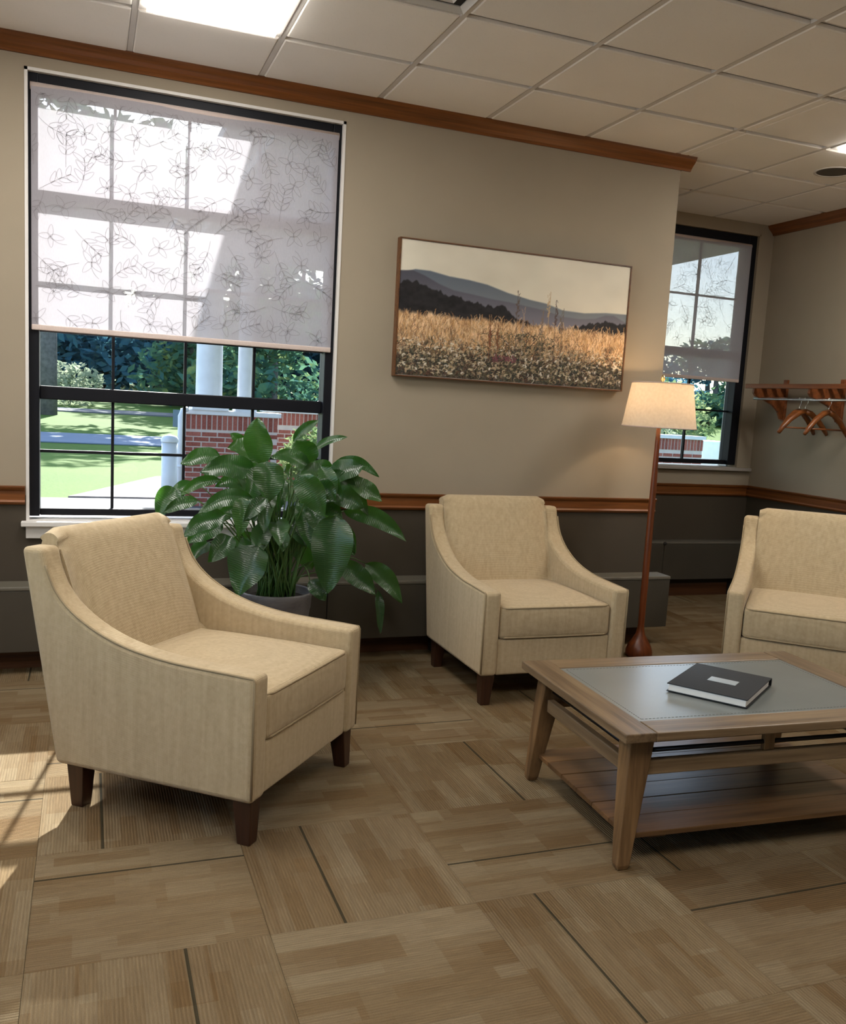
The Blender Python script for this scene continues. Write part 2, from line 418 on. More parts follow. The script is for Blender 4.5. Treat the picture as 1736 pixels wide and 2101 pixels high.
# ------------------------------------------------------------------ mesh helpers
class MB:
    def __init__(self):
        self.v = []; self.f = []; self.mi = []; self.sm = []
    def add(self, vs, fs, mi=0, smooth=False):
        b = len(self.v)
        self.v += [tuple(x) for x in vs]
        for f in fs:
            self.f.append([i + b for i in f]); self.mi.append(mi); self.sm.append(smooth)
        return self
    def box(self, x0, y0, z0, x1, y1, z1, mi=0):
        vs = [(x0, y0, z0), (x1, y0, z0), (x1, y1, z0), (x0, y1, z0), (x0, y0, z1), (x1, y0, z1), (x1, y1, z1), (x0, y1, z1)]
        return self.add(vs, [(3, 2, 1, 0), (4, 5, 6, 7), (0, 1, 5, 4), (1, 2, 6, 5), (2, 3, 7, 6), (3, 0, 4, 7)], mi)
    def hexa(self, bot, top, mi=0):
        return self.add(list(bot) + list(top), [(3, 2, 1, 0), (4, 5, 6, 7), (0, 1, 5, 4), (1, 2, 6, 5), (2, 3, 7, 6), (3, 0, 4, 7)], mi)
    def prism(self, prof, a, b, axis=0, mi=0, smooth=False):
        """prof: list of (p,q) in the two other axes, extruded along axis from a to b"""
        n = len(prof)
        def mk(s, p, q):
            return (s, p, q) if axis == 0 else ((p, s, q) if axis == 1 else (p, q, s))
        vs = [mk(a, *p) for p in prof] + [mk(b, *p) for p in prof]
        fs = [(i, (i + 1) % n, (i + 1) % n + n, i + n) for i in range(n)]
        fs += [tuple(range(n))[::-1], tuple(range(n, 2 * n))]
        return self.add(vs, fs, mi, smooth)
    def lathe(self, prof, seg=32, c=(0, 0), mi=0, rfun=None):
        n = len(prof); vs = []
        for i in range(seg):
            a = 2 * PI * i / seg
            for r, z in prof:
                rr = r * (rfun(i) if rfun else 1)
                vs.append((c[0] + rr * math.cos(a), c[1] + rr * math.sin(a), z))
        fs = []
        for i in range(seg):
            j = (i + 1) % seg
            for k in range(n - 1):
                fs.append((i * n + k, j * n + k, j * n + k + 1, i * n + k + 1))
        return self.add(vs, fs, mi, True)
    def tube(self, pts, r, seg=8, mi=0, closed=False, caps=True):
        pts = [Vector(p) for p in pts]; n = len(pts); vs = []
        rs = r if isinstance(r, (list, tuple)) else [r] * n
        up = None
        for i, p in enumerate(pts):
            if closed:
                d = (pts[(i + 1) % n] - pts[i - 1]).normalized()
            else:
                d = (pts[min(i + 1, n - 1)] - pts[max(i - 1, 0)]).normalized()
            if up is None:
                up = Vector((0, 0, 1)) if abs(d.z) < 0.9 else Vector((1, 0, 0))
            s = d.cross(up)
            if s.length < 1e-6:
                s = d.orthogonal()
            s.normalize(); up = s.cross(d).normalized()
            for k in range(seg):
                a = 2 * PI * k / seg
                vs.append(p + (s * math.cos(a) + up * math.sin(a)) * rs[i])
        fs = []
        m = n if closed else n - 1
        for i in range(m):
            j = (i + 1) % n
            for k in range(seg):
                k2 = (k + 1) % seg
                fs.append((i * seg + k, i * seg + k2, j * seg + k2, j * seg + k))
        if caps and not closed:
            fs.append(tuple(range(seg))[::-1]); fs.append(tuple(range((n - 1) * seg, n * seg)))
        return self.add(vs, fs, mi, True)
    def rbox(self, mn, mx, r, n=6, bulge=None, mi=0):
        """rounded box made of six grids; bulge(p, nrm) may move a point"""
        mn = Vector(mn); mx = Vector(mx); c = (mn + mx) / 2; h = (mx - mn) / 2
        for ax in range(3):
            for sg in (-1, 1):
                b, d = (ax + 1) % 3, (ax + 2) % 3
                ts = [-1 + 2 * i / n for i in range(n + 1)]
                # concentrate samples by the rounding
                def smp(hh):
                    k = max(0.0, 1 - r / hh)
                    e = [-1, -1 + (1 - k) * 0.3, -1 + (1 - k) * 0.65, -k]
                    inner = [-k + 2 * k * i / n for i in range(1, n)]
                    return e + inner + [-x for x in e[::-1]]
                tb, td = smp(h[b]), smp(h[d])
                vs = []
                for x in tb:
                    for y in td:
                        q = Vector((0, 0, 0)); q[ax] = sg * h[ax]; q[b] = x * h[b]; q[d] = y * h[d]
                        inn = Vector([max(-(h[i] - r), min(h[i] - r, q[i])) for i in range(3)])
                        nr = (q - inn)
                        nr = nr.normalized() if nr.length > 1e-9 else Vector([sg if i == ax else 0 for i in range(3)])
                        p = inn + nr * r
                        if bulge:
                            p = bulge(p, nr, h)
                        vs.append(c + p)
                m = len(td); fs = []
                for i in range(len(tb) - 1):
                    for j in range(m - 1):
                        q = (i * m + j, (i + 1) * m + j, (i + 1) * m + j + 1, i * m + j + 1)
                        fs.append(q if sg > 0 else q[::-1])
                self.add(vs, fs, mi, True)
        return self
    def mesh(self, name, mats):
        me = bpy.data.meshes.new(name)
        me.from_pydata(self.v, [], self.f)
        for m in (mats if isinstance(mats, (list, tuple)) else [mats]):
            me.materials.append(m)
        me.polygons.foreach_set('material_index', self.mi)
        me.polygons.foreach_set('use_smooth', self.sm)
        me.update()
        return me
    def build(self, name, mats, parent=None, bevel=0.0, seg=2, merge=False, clamp=True):
        me = self.mesh(name, mats)
        if merge:
            bm = bmesh.new(); bm.from_mesh(me)
            bmesh.ops.remove_doubles(bm, verts=bm.verts, dist=1e-5)
            bm.to_mesh(me); bm.free()
        o = bpy.data.objects.new(name, me)
        COL.objects.link(o)
        if parent is not None:
            o.parent = parent
        if bevel:
            md = o.modifiers.new('bevel', 'BEVEL'); md.width = bevel; md.segments = seg; md.use_clamp_overlap = clamp
            md.limit_method = 'ANGLE'; md.angle_limit = math.radians(40)
        return o

def inst(name, me, parent=None, loc=(0, 0, 0), rot=(0, 0, 0)):
    o = bpy.data.objects.new(name, me)
    COL.objects.link(o)
    if parent is not None:
        o.parent = parent
    o.location = loc; o.rotation_euler = rot
    return o
def tag(o, label, cat, group=None, kind=None):
    if label: o['label'] = label
    if cat: o['category'] = cat
    if group: o['group'] = group
    if kind: o['kind'] = kind
    return o
def thing(name, label, cat, loc=(0, 0, 0), rz=0.0, group=None):
    o = bpy.data.objects.new(name, None)
    COL.objects.link(o)
    o.empty_display_size = 0.1
    o.location = loc; o.rotation_euler = (0, 0, rz)
    return tag(o, label, cat, group)
def struct(o):
    o['kind'] = 'structure'
    return o
def copy_tree(o, parent=None):
    c = o.copy(); COL.objects.link(c); c.parent = parent
    for ch in list(o.children):
        copy_tree(ch, c)
    return c

# ------------------------------------------------------------------ room dimensions (metres)
YW = 4.83          # window wall
XC = 3.29          # its outer corner, where the recess begins
YR = 6.03          # back wall of the recess
XR = 5.03          # right wall
ZC = 2.95          # ceiling
XL, YB = -2.1, -3.2
RAIL0, RAIL1 = 0.815, 0.905

# ------------------------------------------------------------------ floor
floor = struct(MB().box(XL - 0.2, YB - 0.2, -0.12, XR + 0.2, YW + 0.24, -0.008).box(XC - 0.14, YW + 0.24, -0.12, XR + 0.2, YR + 0.24, -0.008).build('floor', M['carpet_base']))
CT = 0.5915
FX0, FY0 = -0.1385, 2.2245
full = MB().box(-CT / 2 + 0.0006, -CT / 2 + 0.0006, -0.007, CT / 2 - 0.0006, CT / 2 - 0.0006, 0.0).mesh('carpet_tile', M['carpet'])
groove = {(0, -1): -0.079, (1, -1): 1.0, (1, 1): 1.0, (0, 0): 0.145, (1, 0): 0.09, (2, 0): -0.072, (3, 0): 0.185, (2, -1): 0.11, (3, -1): 0.088, (2, 1): -0.15,
          (0, 1): 0.11, (2, 2): -0.05}
rects = [(XL, YB, XC, YW), (XC, YB, XR, YR)]
rg = random.Random(3)
for i in range(-5, 9):
    for j in range(-4, 7):
        cx, cy = FX0 + (i + 0.5) * CT, FY0 + (j + 0.5) * CT
        turned = (i + j) % 2 == 1
        for (a, b, c, d) in rects:
            x0, y0, x1, y1 = max(cx - CT / 2, a), max(cy - CT / 2, b), min(cx + CT / 2, c), min(cy + CT / 2, d)
            if x1 - x0 < 0.02 or y1 - y0 < 0.02:
                continue
            if x1 - x0 > CT - 1e-4 and y1 - y0 > CT - 1e-4:
                me = full
            else:
                u0, u1, v0, v1 = x0 - cx, x1 - cx, y0 - cy, y1 - cy
                if turned:                       # local x runs along world y
                    u0, u1, v0, v1 = v0, v1, -u1, -u0
                me = MB().box(u0 + 0.0006, v0 + 0.0006, -0.007, u1 - 0.0006, v1 - 0.0006, 0).mesh('carpet_tile', M['carpet'])
            o = inst('carpet_tile', me, floor, (cx, cy, 0), (0, 0, PI / 2 if turned else 0))
            g = groove.get((i, j))
            if g is None:
                g = rg.choice((-0.18, -0.1, 0.1, 0.17)) + rg.uniform(-0.02, 0.02)
                if rg.random() < 0.45:
                    g = 1.0
            o['groove'] = g

# ------------------------------------------------------------------ ceiling
T = 0.6096
GX, GY = 0.172, 4.231
ceiling = struct(MB().box(XL - 0.2, YB - 0.2, ZC + 0.05, XR + 0.2, YW + 0.24, ZC + 0.25).box(XC - 0.14, YW + 0.24, ZC + 0.05, XR + 0.2, YR + 0.24, ZC + 0.25).build('ceiling', M['plenum']))
def tile_mesh(x0, y0, x1, y1):
    """tegular tile: the face hangs 7 mm under the grid, edges eased"""
    mb = MB()
    e = 0.006
    bx = [(x0, y0), (x1, y0), (x1, y1), (x0, y1)]
    inn = [(x0 + e, y0 + e), (x1 - e, y0 + e), (x1 - e, y1 - e), (x0 + e, y1 - e)]
    vs = [(x, y, 0.018) for x, y in bx] + [(x, y, 0.004) for x, y in bx] + [(x, y, 0.0) for x, y in inn]
    fs = [(0, 1, 2, 3), (11, 10, 9, 8)]
    for k in range(4):
        l = (k + 1) % 4
        fs += [(k + 4, l + 4, l, k), (k + 8, l + 8, l + 4, k + 4)]
    return mb.add(vs, fs).mesh('ceiling_tile', M['ctile'])
G2 = 0.021       # reveal beside the cross tees
G1 = 0.0135      # reveal beside the main tees
ctile = tile_mesh(-T / 2 + G1, -T / 2 + G2, T / 2 - G1, T / 2 - G2)
special = {}
TROFFERS = [(0, 0), (0, 1), (6, 0), (6, 1), (-3, 0), (-3, 1), (0, 5), (0, 6), (6, 5), (6, 6), (-3, 5), (-3, 6)]
VENT = (1, 1)
for i in range(-7, 9):
    for j in range(-4, 13):
        if (i, j) in TROFFERS or (i, j) == VENT:
            continue
        cx, cy = GX + (i + 0.5) * T, GY - (j + 0.5) * T
        for (a, b, c, d) in rects:
            x0, y0, x1, y1 = max(cx - T / 2, a), max(cy - T / 2, b), min(cx + T / 2, c), min(cy + T / 2, d)
            if x1 - x0 < 0.05 or y1 - y0 < 0.05:
                continue
            if x1 - x0 > T - 1e-4 and y1 - y0 > T - 1e-4:
                me = ctile
            else:
                me = tile_mesh(x0 - cx + (G1 if x0 > a else 0.002), y0 - cy + (G2 if y0 > b else 0.002), x1 - cx - (G1 if x1 < c else 0.002), y1 - cy - (G2 if y1 < d else 0.002))
            inst('ceiling_tile', me, ceiling, (cx, cy, ZC))
for i in range(-6, 9):
    x = GX + i * T
    if XL < x < XR:
        y1 = YW if x < XC else YR
        MB().box(x - 0.012, YB, ZC + 0.003, x + 0.012, y1, ZC + 0.036).build('grid_tee', M['ceil_grid'], ceiling)
for j in range(-3, 13):
    y = GY - j * T
    if YB < y < YR:
        MB().box(XL if y < YW else XC, y - 0.014, ZC + 0.0165, XR, y + 0.014, ZC + 0.037).build('grid_tee', M['ceil_grid'], ceiling)

# ------------------------------------------------------------------ walls
def wall_x(name, y0, y1, x0, x1, holes, mats):
    """wall lying along x; holes = (xa, xb, za, zb); lower part under the chair rail in its own paint"""
    mb = MB()
    zr = (RAIL0 + RAIL1) / 2
    def slab(a, b, z0, z1):
        if b - a < 1e-4 or z1 - z0 < 1e-4:
            return
        if z0 < zr < z1:
            mb.box(a, y0, z0, b, y1, zr, 1); mb.box(a, y0, zr, b, y1, z1, 0)
        else:
            mb.box(a, y0, z0, b, y1, z1, 1 if z1 <= zr + 1e-6 else 0)
    xs = x0
    for (a, b, c, d) in holes:
        slab(xs, a, -0.1, ZC + 0.2)
        slab(a, b, -0.1, c); slab(a, b, d, ZC + 0.2)
        xs = b
    slab(xs, x1, -0.1, ZC + 0.2)
    return struct(mb.build(name, mats))
WM = [M['wall'], M['wall_low']]
W1 = (-0.279, 1.233, 0.735, 2.826)
W2 = (3.40, 4.905, 1.045, 2.875)
wall_x('wall_front', YW, YW + 0.24, XL - 0.2, XC, [W1], WM)
wall_x('wall_recess', YR, YR + 0.24, XC - 0.14, XR + 0.2, [W2], WM)
def wall_y(name, x0, x1, y0, y1):
    zr = (RAIL0 + RAIL1) / 2
    return struct(MB().box(x0, y0, -0.1, x1, y1, zr, 1).box(x0, y0, zr, x1, y1, ZC + 0.2, 0).build(name, WM))
wall_y('wall_return', XC - 0.14, XC, YW + 0.24, YR)
wall_y('wall_right', XR, XR + 0.2, YB - 0.2, YR)
ADDED_WINDOWS = [(-2.8, 0.2), (0.6, 3.6)]  # unseen windows, added so daylight lifts the ceiling
_mb = MB(); _zr = (RAIL0 + RAIL1) / 2; _y = YB - 0.2
for _a, _b in ADDED_WINDOWS + [(YW, YW)]:
    _mb.box(XL - 0.24, _y, -0.1, XL, _a, _zr, 1).box(XL - 0.24, _y, _zr, XL, _a, ZC + 0.2, 0)
    if _b > _a:
        _mb.box(XL - 0.24, _a, -0.1, XL, _b, 0.735, 1).box(XL - 0.24, _a, 2.826, XL, _b, ZC + 0.2, 0)
    _y = _b
struct(_mb.build('wall_left', WM))
wall_x('wall_rear', YB - 0.2, YB, XL, XR, [], WM)

# crown moulding, chair rail, baseboard (honey oak)
crown = [(0, -0.072), (-0.010, -0.072), (-0.016, -0.060), (-0.030, -0.045), (-0.050, -0.030), (-0.060, -0.018), (-0.066, -0.004), (-0.066, 0.002), (0, 0.002)]
rail = [(0, 0.0), (-0.012, 0.0), (-0.020, 0.012), (-0.014, 0.022), (-0.014, 0.066), (-0.022, 0.074), (-0.026, 0.083), (-0.026, 0.090), (0, 0.090)]
base = [(0, 0), (-0.016, 0), (-0.016, 0.085), (-0.008, 0.1), (0, 0.1)]
def run_x(name, prof, y, z, x0, x1, mat, sgn=1):
    return struct(MB().prism([(y + sgn * p, z + q) for p, q in prof], x0, x1, 0).build(name, mat))
def run_y(name, prof, x, z, y0, y1, mat, sgn=1):
    return struct(MB().prism([(x + sgn * p, z + q) for p, q in prof], y0, y1, 1).build(name, mat))
run_x('trim_1', crown, YW, ZC, XL, XC + 0.066, M['trim'])
run_y('trim_2', crown, XC, ZC, YW, YR, M['trim_y'], -1)
run_y('trim_3', crown, XR, ZC, YB, YR, M['trim_y'])
run_x('trim_4', rail, YW, RAIL0, XL, W1[0] - 0.004, M['trim'])
run_x('trim_5', rail, YW, RAIL0, W1[1] + 0.004, XC + 0.026, M['trim'])
run_x('trim_6', rail, YR, RAIL0, XC, XR - 0.026, M['trim'])
run_y('trim_7', rail, XR, RAIL0, YB, YR, M['trim_y'])
run_y('trim_9', rail, XL, RAIL0, ADDED_WINDOWS[1][1] + 0.03, YW, M['trim_y'], -1)
run_y('trim_8', rail, XC, RAIL0, YW + 0.001, YR - 0.03, M['trim_y'], -1)
run_x('baseboard_front', base, YW, 0, XL, XC, M['base_oak'])
run_x('baseboard_recess', base, YR, 0, XC, XR, M['base_oak'])
run_y('baseboard_right', base, XR, 0, YB, YR - 0.02, M['base_oak'])

# ------------------------------------------------------------------ windows
def window(name, W, yw, stile, rails, hbars, vbars, sillz, sill_x):
    """aluminium window set back in its opening; rails = (z0,z1) thick, hbars/vbars thin muntins"""
    xa, xb, za, zb = W
    root = bpy.data.objects.new(name, None); COL.objects.link(root); struct(root)
    root.location = ((xa + xb) / 2, yw + 0.08, za)
    inv = Matrix.Translation(-root.location)
    def part(nm, mb, mat, bevel=0.0):
        o = mb.build(nm, mat, root, bevel)
        o.matrix_parent_inverse = inv
        return o
    y0, y1 = yw + 0.055, yw + 0.135
    e = 0.014
    # white corner bead round the opening
    c = MB()
    c.box(xa, yw - 0.004, za, xa + e, yw + 0.05, zb).box(xb - e, yw - 0.004, za, xb, yw + 0.05, zb).box(xa, yw - 0.004, zb - e, xb, yw + 0.05, zb)
    part('corner_bead', c, M['white'] if name == 'window_1' else M['wall'])
    part('reveal_lining', MB().box(xa - 0.0, yw + 0.135, za, xa + 0.01, yw + 0.24, zb).box(xb - 0.01, yw + 0.135, za, xb, yw + 0.24, zb).box(xa, yw + 0.135, zb - 0.01, xb, yw + 0.24, zb), M['white'])
    xi, xj, zi, zj = xa + e, xb - e, za + 0.02, zb - e
    s = stile
    part('jamb', MB().box(xi, yw + 0.02, zi, xi + s, y1, zj), M['black'], 0.004)
    part('jamb', MB().box(xj - s, yw + 0.02, zi, xj, y1, zj), M['black'], 0.004)
    part('head', MB().box(xi + s, yw + 0.02, zj - 0.075, xj - s, y1, zj), M['black'], 0.004)
    part('sash_rail', MB().box(xi + s, y0, zi, xj - s, y1, zi + 0.035), M['black'], 0.004)
    for a, b in rails:
        part('sash_rail', MB().box(xi + s, y0, a, xj - s, y1 - 0.01, b), M['black'], 0.005)
    gx0, gx1 = xi + s, xj - s
    ze = [zi + 0.035]
    for a, b in rails: ze += [a, b]
    ze.append(zj - 0.075)
    bands = [(ze[k], ze[k + 1]) for k in range(0, len(ze), 2)]
    ym = (y0 + y1) / 2
    for v in vbars:
        for a, b in bands:
            part('muntin', MB().box(v - 0.007, ym - 0.012, a, v + 0.007, ym + 0.012, b), M['black'])
    for h in hbars:
        part('muntin', MB().box(gx0, ym - 0.011, h - 0.007, gx1, ym + 0.011, h + 0.007), M['black'])
    xs = [gx0] + list(vbars) + [gx1]
    for a, b in bands:
        zs = [a] + [h for h in hbars if a < h < b] + [b]
        for k in range(len(xs) - 1):
            for q in range(len(zs) - 1):
                part('pane', MB().box(xs[k], ym - 0.002, zs[q], xs[k + 1], ym + 0.002, zs[q + 1]), M['glass'])
    # stool and apron
    st = part('window_sill', MB().box(sill_x[0], yw - 0.045, za - 0.025, sill_x[1], yw - 0.001, za).box(xa + 0.001, yw - 0.001, za - 0.02, xb - 0.001, yw + 0.24, za + 0.004), M['white'] if name == 'window_1' else M['sill_grey'], 0.004)
    if name == 'window_1': part('window_apron', MB().box(sill_x[0] + 0.02, yw - 0.018, za - 0.085, sill_x[1] - 0.02, yw - 0.001, za - 0.026), M['white'], 0.003)
    return root
window('window_1', W1, YW, 0.045, [(1.325, 1.390), (2.262, 2.327)], [1.071, 1.655, 1.920], [0.115, 0.463, 0.812], 0.735, (-0.300, 1.255))
window('window_2', W2, YR, 0.075, [(1.905, 1.965)], [1.491, 2.375], [3.73, 4.08, 4.424], 1.045, (3.38, 5.012))

for _k, (_a, _b) in enumerate(ADDED_WINDOWS):
    _h = (_b - _a) / 2
    _w = window('window_%d' % (_k + 3), (-_h, _h, 0.735, 2.826), 0.0, 0.045, [(1.325, 1.390)], [], [-_h / 3, _h / 3], 0.735, (-_h - 0.02, _h + 0.02))  # glazing for the added, unseen left openings
    _w.location = (XL - 0.08, (_a + _b) / 2, 0.735); _w.rotation_euler = (0, 0, PI / 2)
def blind(name, label, x0, x1, z0, z1, y, seed, nspr, group=None, vine='vine'):
    root = thing(name, label, 'blind', ((x0 + x1) / 2, y, z1))
    inv = Matrix.Translation(-root.location)
    def part(nm, mb, mat):
        o = mb.build(nm, mat, root); o.matrix_parent_inverse = inv; return o
    # roller with the fabric coming off its room side
    pts = [(x0 - 0.004, y + 0.02, z1 - 0.022), (x1 + 0.004, y + 0.02, z1 - 0.022)]
    part('roller_tube', MB().tube(pts, 0.02, 14), M['hem'])
    nx, nz = 24, 30
    mb = MB(); vs = []
    for i in range(nx + 1):
        for k in range(nz + 1):
            x = x0 + (x1 - x0) * i / nx; z = z0 + (z1 - 0.02 - z0) * k / nz
            vs.append((x, y + 0.0015 * math.sin(7 * x + seed), z))
    m = nz + 1
    mb.add(vs, [(i * m + k, (i + 1) * m + k, (i + 1) * m + k + 1, i * m + k + 1) for i in range(nx) for k in range(nz)], 0, True)
    part('fabric', mb, M['blind'])
    part('hem_bar', MB().rbox((x0, y - 0.006, z0 - 0.012), (x1, y + 0.006, z0 + 0.014), 0.005, 2), M['hem'])
    # line-drawn sprigs of leaves
    rr = random.Random(seed)
    mb = MB()
    w = 0.0010
    yy = y - 0.004
    def ribbon(path, closed=False):
        n = len(path); vs = []
        for i in range(n):
            a = path[(i - 1) % n] if (closed or i > 0) else path[i]
            b = path[(i + 1) % n] if (closed or i < n - 1) else path[i]
            dx, dz = b[0] - a[0], b[1] - a[1]; L = math.hypot(dx, dz) or 1
            nx_, nz_ = -dz / L * w, dx / L * w
            for s in (-1, 1):
                x = min(max(path[i][0] + s * nx_, x0 + 0.004), x1 - 0.004); z = min(max(path[i][1] + s * nz_, z0 + 0.016), z1 - 0.05)
                vs.append((x, yy, z))
        m_ = n if closed else n - 1
        mb.add(vs, [(2 * i, 2 * i + 1, 2 * ((i + 1) % n) + 1, 2 * ((i + 1) % n)) for i in range(m_)])
    def leafloop(px, pz, a, L, wd):
        out = []
        for k in range(14):
            t = 2 * PI * k / 14
            u = (1 - math.cos(t)) / 2 * L
            v = math.sin(t) * wd * (0.75 + 0.25 * math.cos(t))
            out.append((px + u * math.cos(a) - v * math.sin(a), pz + u * math.sin(a) + v * math.cos(a)))
        ribbon(out, True)
    gx = max(2, int((x1 - x0) / 0.118)); gz = max(2, int((z1 - z0) / 0.112))
    for i in range(gx):
        for k in range(gz):
            cx = x0 + (i + 0.5 + 0.5 * (k % 2) - 0.25 + rr.uniform(-0.18, 0.18)) * (x1 - x0) / gx
            cz = z0 + (k + 0.5 + rr.uniform(-0.18, 0.18)) * (z1 - z0) / gz
            a0 = rr.uniform(0, 2 * PI)
            kind = rr.random()
            if kind < 0.45:        # flower of four or five leaves
                n = rr.choice((4, 5))
                for q in range(n):
                    leafloop(cx, cz, a0 + q * 2 * PI / n + rr.uniform(-0.15, 0.15), rr.uniform(0.050, 0.066), rr.uniform(0.014, 0.019))
                ribbon([(cx + t * 0.016 * math.cos(a0 + 0.6 + t * 0.12), cz + t * 0.016 * math.sin(a0 + 0.6 + t * 0.12)) for t in range(6)])
            else:                  # bent twig with paired leaves
                bend = rr.uniform(-6, 6); L = 0.16; path = []
                x, z, a = cx - 0.06 * math.cos(a0), cz - 0.06 * math.sin(a0), a0
                for t in range(9):
                    path.append((x, z)); x += L / 8 * math.cos(a); z += L / 8 * math.sin(a); a += bend * L / 8
                ribbon(path)
                for t in (3, 5, 7):
                    for s in (-1, 1):
                        leafloop(path[t][0], path[t][1], a0 + bend * L * t / 8 + s * rr.uniform(0.6, 1.0), rr.uniform(0.046, 0.064), rr.uniform(0.012, 0.017))
    o = part('vine_pattern', mb, M[vine]); o['kind'] = 'stuff'
    o['label'] = 'thin grey leaf outlines printed over the fabric'
    return root
blind('roller_blind', 'sheer roller blind with grey leaf outlines, half down in the large window', -0.252, 1.200, 1.662, 2.775, YW + 0.008, 4, 90)
blind('roller_blind', 'narrow-looking sheer roller blind in the window beside the coat rack', 3.425, 4.835, 1.735, 2.80, YR + 0.008, 9, 60, vine='vine_faint')

# ------------------------------------------------------------------ fin-tube convectors along the walls
def convector(label, x0, x1, yw, depth, zb, zt, seams, end_cap):
    root = thing('wall_convector', label, 'radiator', ((x0 + x1) / 2, yw - depth / 2, 0))
    inv = Matrix.Translation(-root.location)
    def part(nm, mb, mat, bev=0.003):
        o = mb.build(nm, mat, root, bev); o.matrix_parent_inverse = inv; return o
    yf = yw - depth
    xs = [x0] + seams + [x1]
    for a, b in zip(xs[:-1], xs[1:]):
        part('front_panel', MB().box(a + 0.0015, yf, zb, b - 0.0015, yf + 0.012, zt - 0.022), M['convector'])
    part('top_ledge', MB().box(x0, yf - 0.004, zt - 0.022, x1, yw - 0.001, zt), M['convector_top'], 0.006)
    part('end_cap', MB().box(x1 - 0.012, yf + 0.012, zb, x1 - 0.001, yw - 0.001, zt - 0.022), M['convector'])
    part('finned_tube', MB().tube([(x0 + 0.02, yw - depth / 2, zb + 0.09), (x1 - 0.02, yw - depth / 2, zb + 0.09)], 0.03, 10), M['dark'], 0)
    for q in range(int((x1 - x0) / 1.2) + 1):
        xx = x0 + 0.3 + q * 1.2
        if xx < x1 - 0.05:
            part('bracket', MB().box(xx - 0.01, yf + 0.02, 0.004, xx + 0.01, yw - 0.02, zb + 0.05), M['dark'], 0)
    return root, part
convector('grey-brown wall convector running under the large window', XL + 0.05, 3.385, YW, 0.145, 0.115, 0.437, [-1.2, -0.02, 1.2, 2.4], True)
r2, p2 = convector('dark wall convector under the window in the recess', XC + 0.12, XR - 0.03, YR, 0.10, 0.15, 0.455, [4.2], False)
k_ = p2('knob', MB().lathe([(0.0, -0.012), (0.012, -0.012), (0.014, -0.004), (0.013, 0.004), (0.0, 0.006)], 14), M['dark'], 0)
k_.matrix_parent_inverse = Matrix.Translation(-r2.location) @ Matrix.Translation((4.20, YR - 0.108, 0.44)) @ Matrix.Rotation(PI / 2, 4, 'X')

# ------------------------------------------------------------------ ceiling fixtures
def troffer(i, j, label):
    x0, x1 = GX + i * T, GX + (i + 1) * T
    y1 = GY - j * T; y0 = y1 - 2 * T
    cx, cy = (x0 + x1) / 2, (y0 + y1) / 2
    root = thing('ceiling_troffer', label, 'ceiling light', (cx, cy, ZC), group='fluorescent ceiling troffers')
    hx, hy = T / 2 - 0.013, T - 0.013
    f = MB()
    f.box(-hx, -hy, -0.002, -hx + 0.03, hy, 0.012).box(hx - 0.03, -hy, -0.002, hx, hy, 0.012)
    f.box(-hx + 0.03, -hy, -0.002, hx - 0.03, -hy + 0.03, 0.012).box(-hx + 0.03, hy - 0.03, -0.002, hx - 0.03, hy, 0.012)
    f.build('frame', M['ceil_grid'], root)
    MB().box(-hx + 0.03, -hy + 0.03, -0.020, hx - 0.03, hy - 0.03, 0.010).build('lens', M['troffer'], root)
seen = {(0, 0): 'lit white ceiling panel above the large window', (6, 0): 'lit ceiling panel at the right edge, nearer than the round downlight'}
for q, (i, j) in enumerate(TROFFERS[::2]):
    troffer(i, j, seen.get((i, j), 'lit white ceiling panel over the room behind the viewpoint'))

cx, cy = GX + (VENT[0] + 0.5) * T, GY - (VENT[1] + 0.5) * T
vent = thing('air_diffuser', 'square stepped metal air diffuser in the ceiling at the top edge', 'air vent', (cx, cy, ZC))
h0 = T / 2 - 0.013
MB().box(-h0, -h0, 0.02, h0, h0, 0.03).build('backing', M['dark'], vent)
for q, (h1, z) in enumerate(((h0, 0.0), (h0 - 0.07, 0.002), (h0 - 0.14, 0.0), (h0 - 0.21, 0.002))):
    w_ = 0.022
    m_ = MB()
    for sx in (0, 1, 2, 3):
        c4 = [(-h1, -h1), (h1, -h1), (h1, h1), (-h1, h1)]
        d4 = [(-h1 + w_, -h1 + w_), (h1 - w_, -h1 + w_), (h1 - w_, h1 - w_), (-h1 + w_, h1 - w_)]
        a, b = sx, (sx + 1) % 4
        m_.hexa([(*c4[a], z - 0.004), (*c4[b], z - 0.004), (*d4[b], z + 0.012), (*d4[a], z + 0.012)],
                [(*c4[a], z), (*c4[b], z), (*d4[b], z + 0.016), (*d4[a], z + 0.016)])
    m_.build('louver', M['ceil_grid'], vent)
dl = thing('recessed_downlight', 'dark round recessed downlight in the ceiling at the right edge', 'ceiling light', (4.215, 4.575, ZC))
MB().lathe([(0.118, 0.0), (0.118, -0.003), (0.104, -0.004), (0.100, -0.0005), (0.118, 0.0)], 40).build('trim_ring', M['ceil_grid'], dl)
MB().lathe([(0.102, -0.0015), (0.09, -0.0005), (0.05, -0.0005), (0.0, -0.0005)], 40).build('dark_baffle', plain('bronze_baffle', (0.07, 0.05, 0.035, 1), 0.4, 0.5), dl)

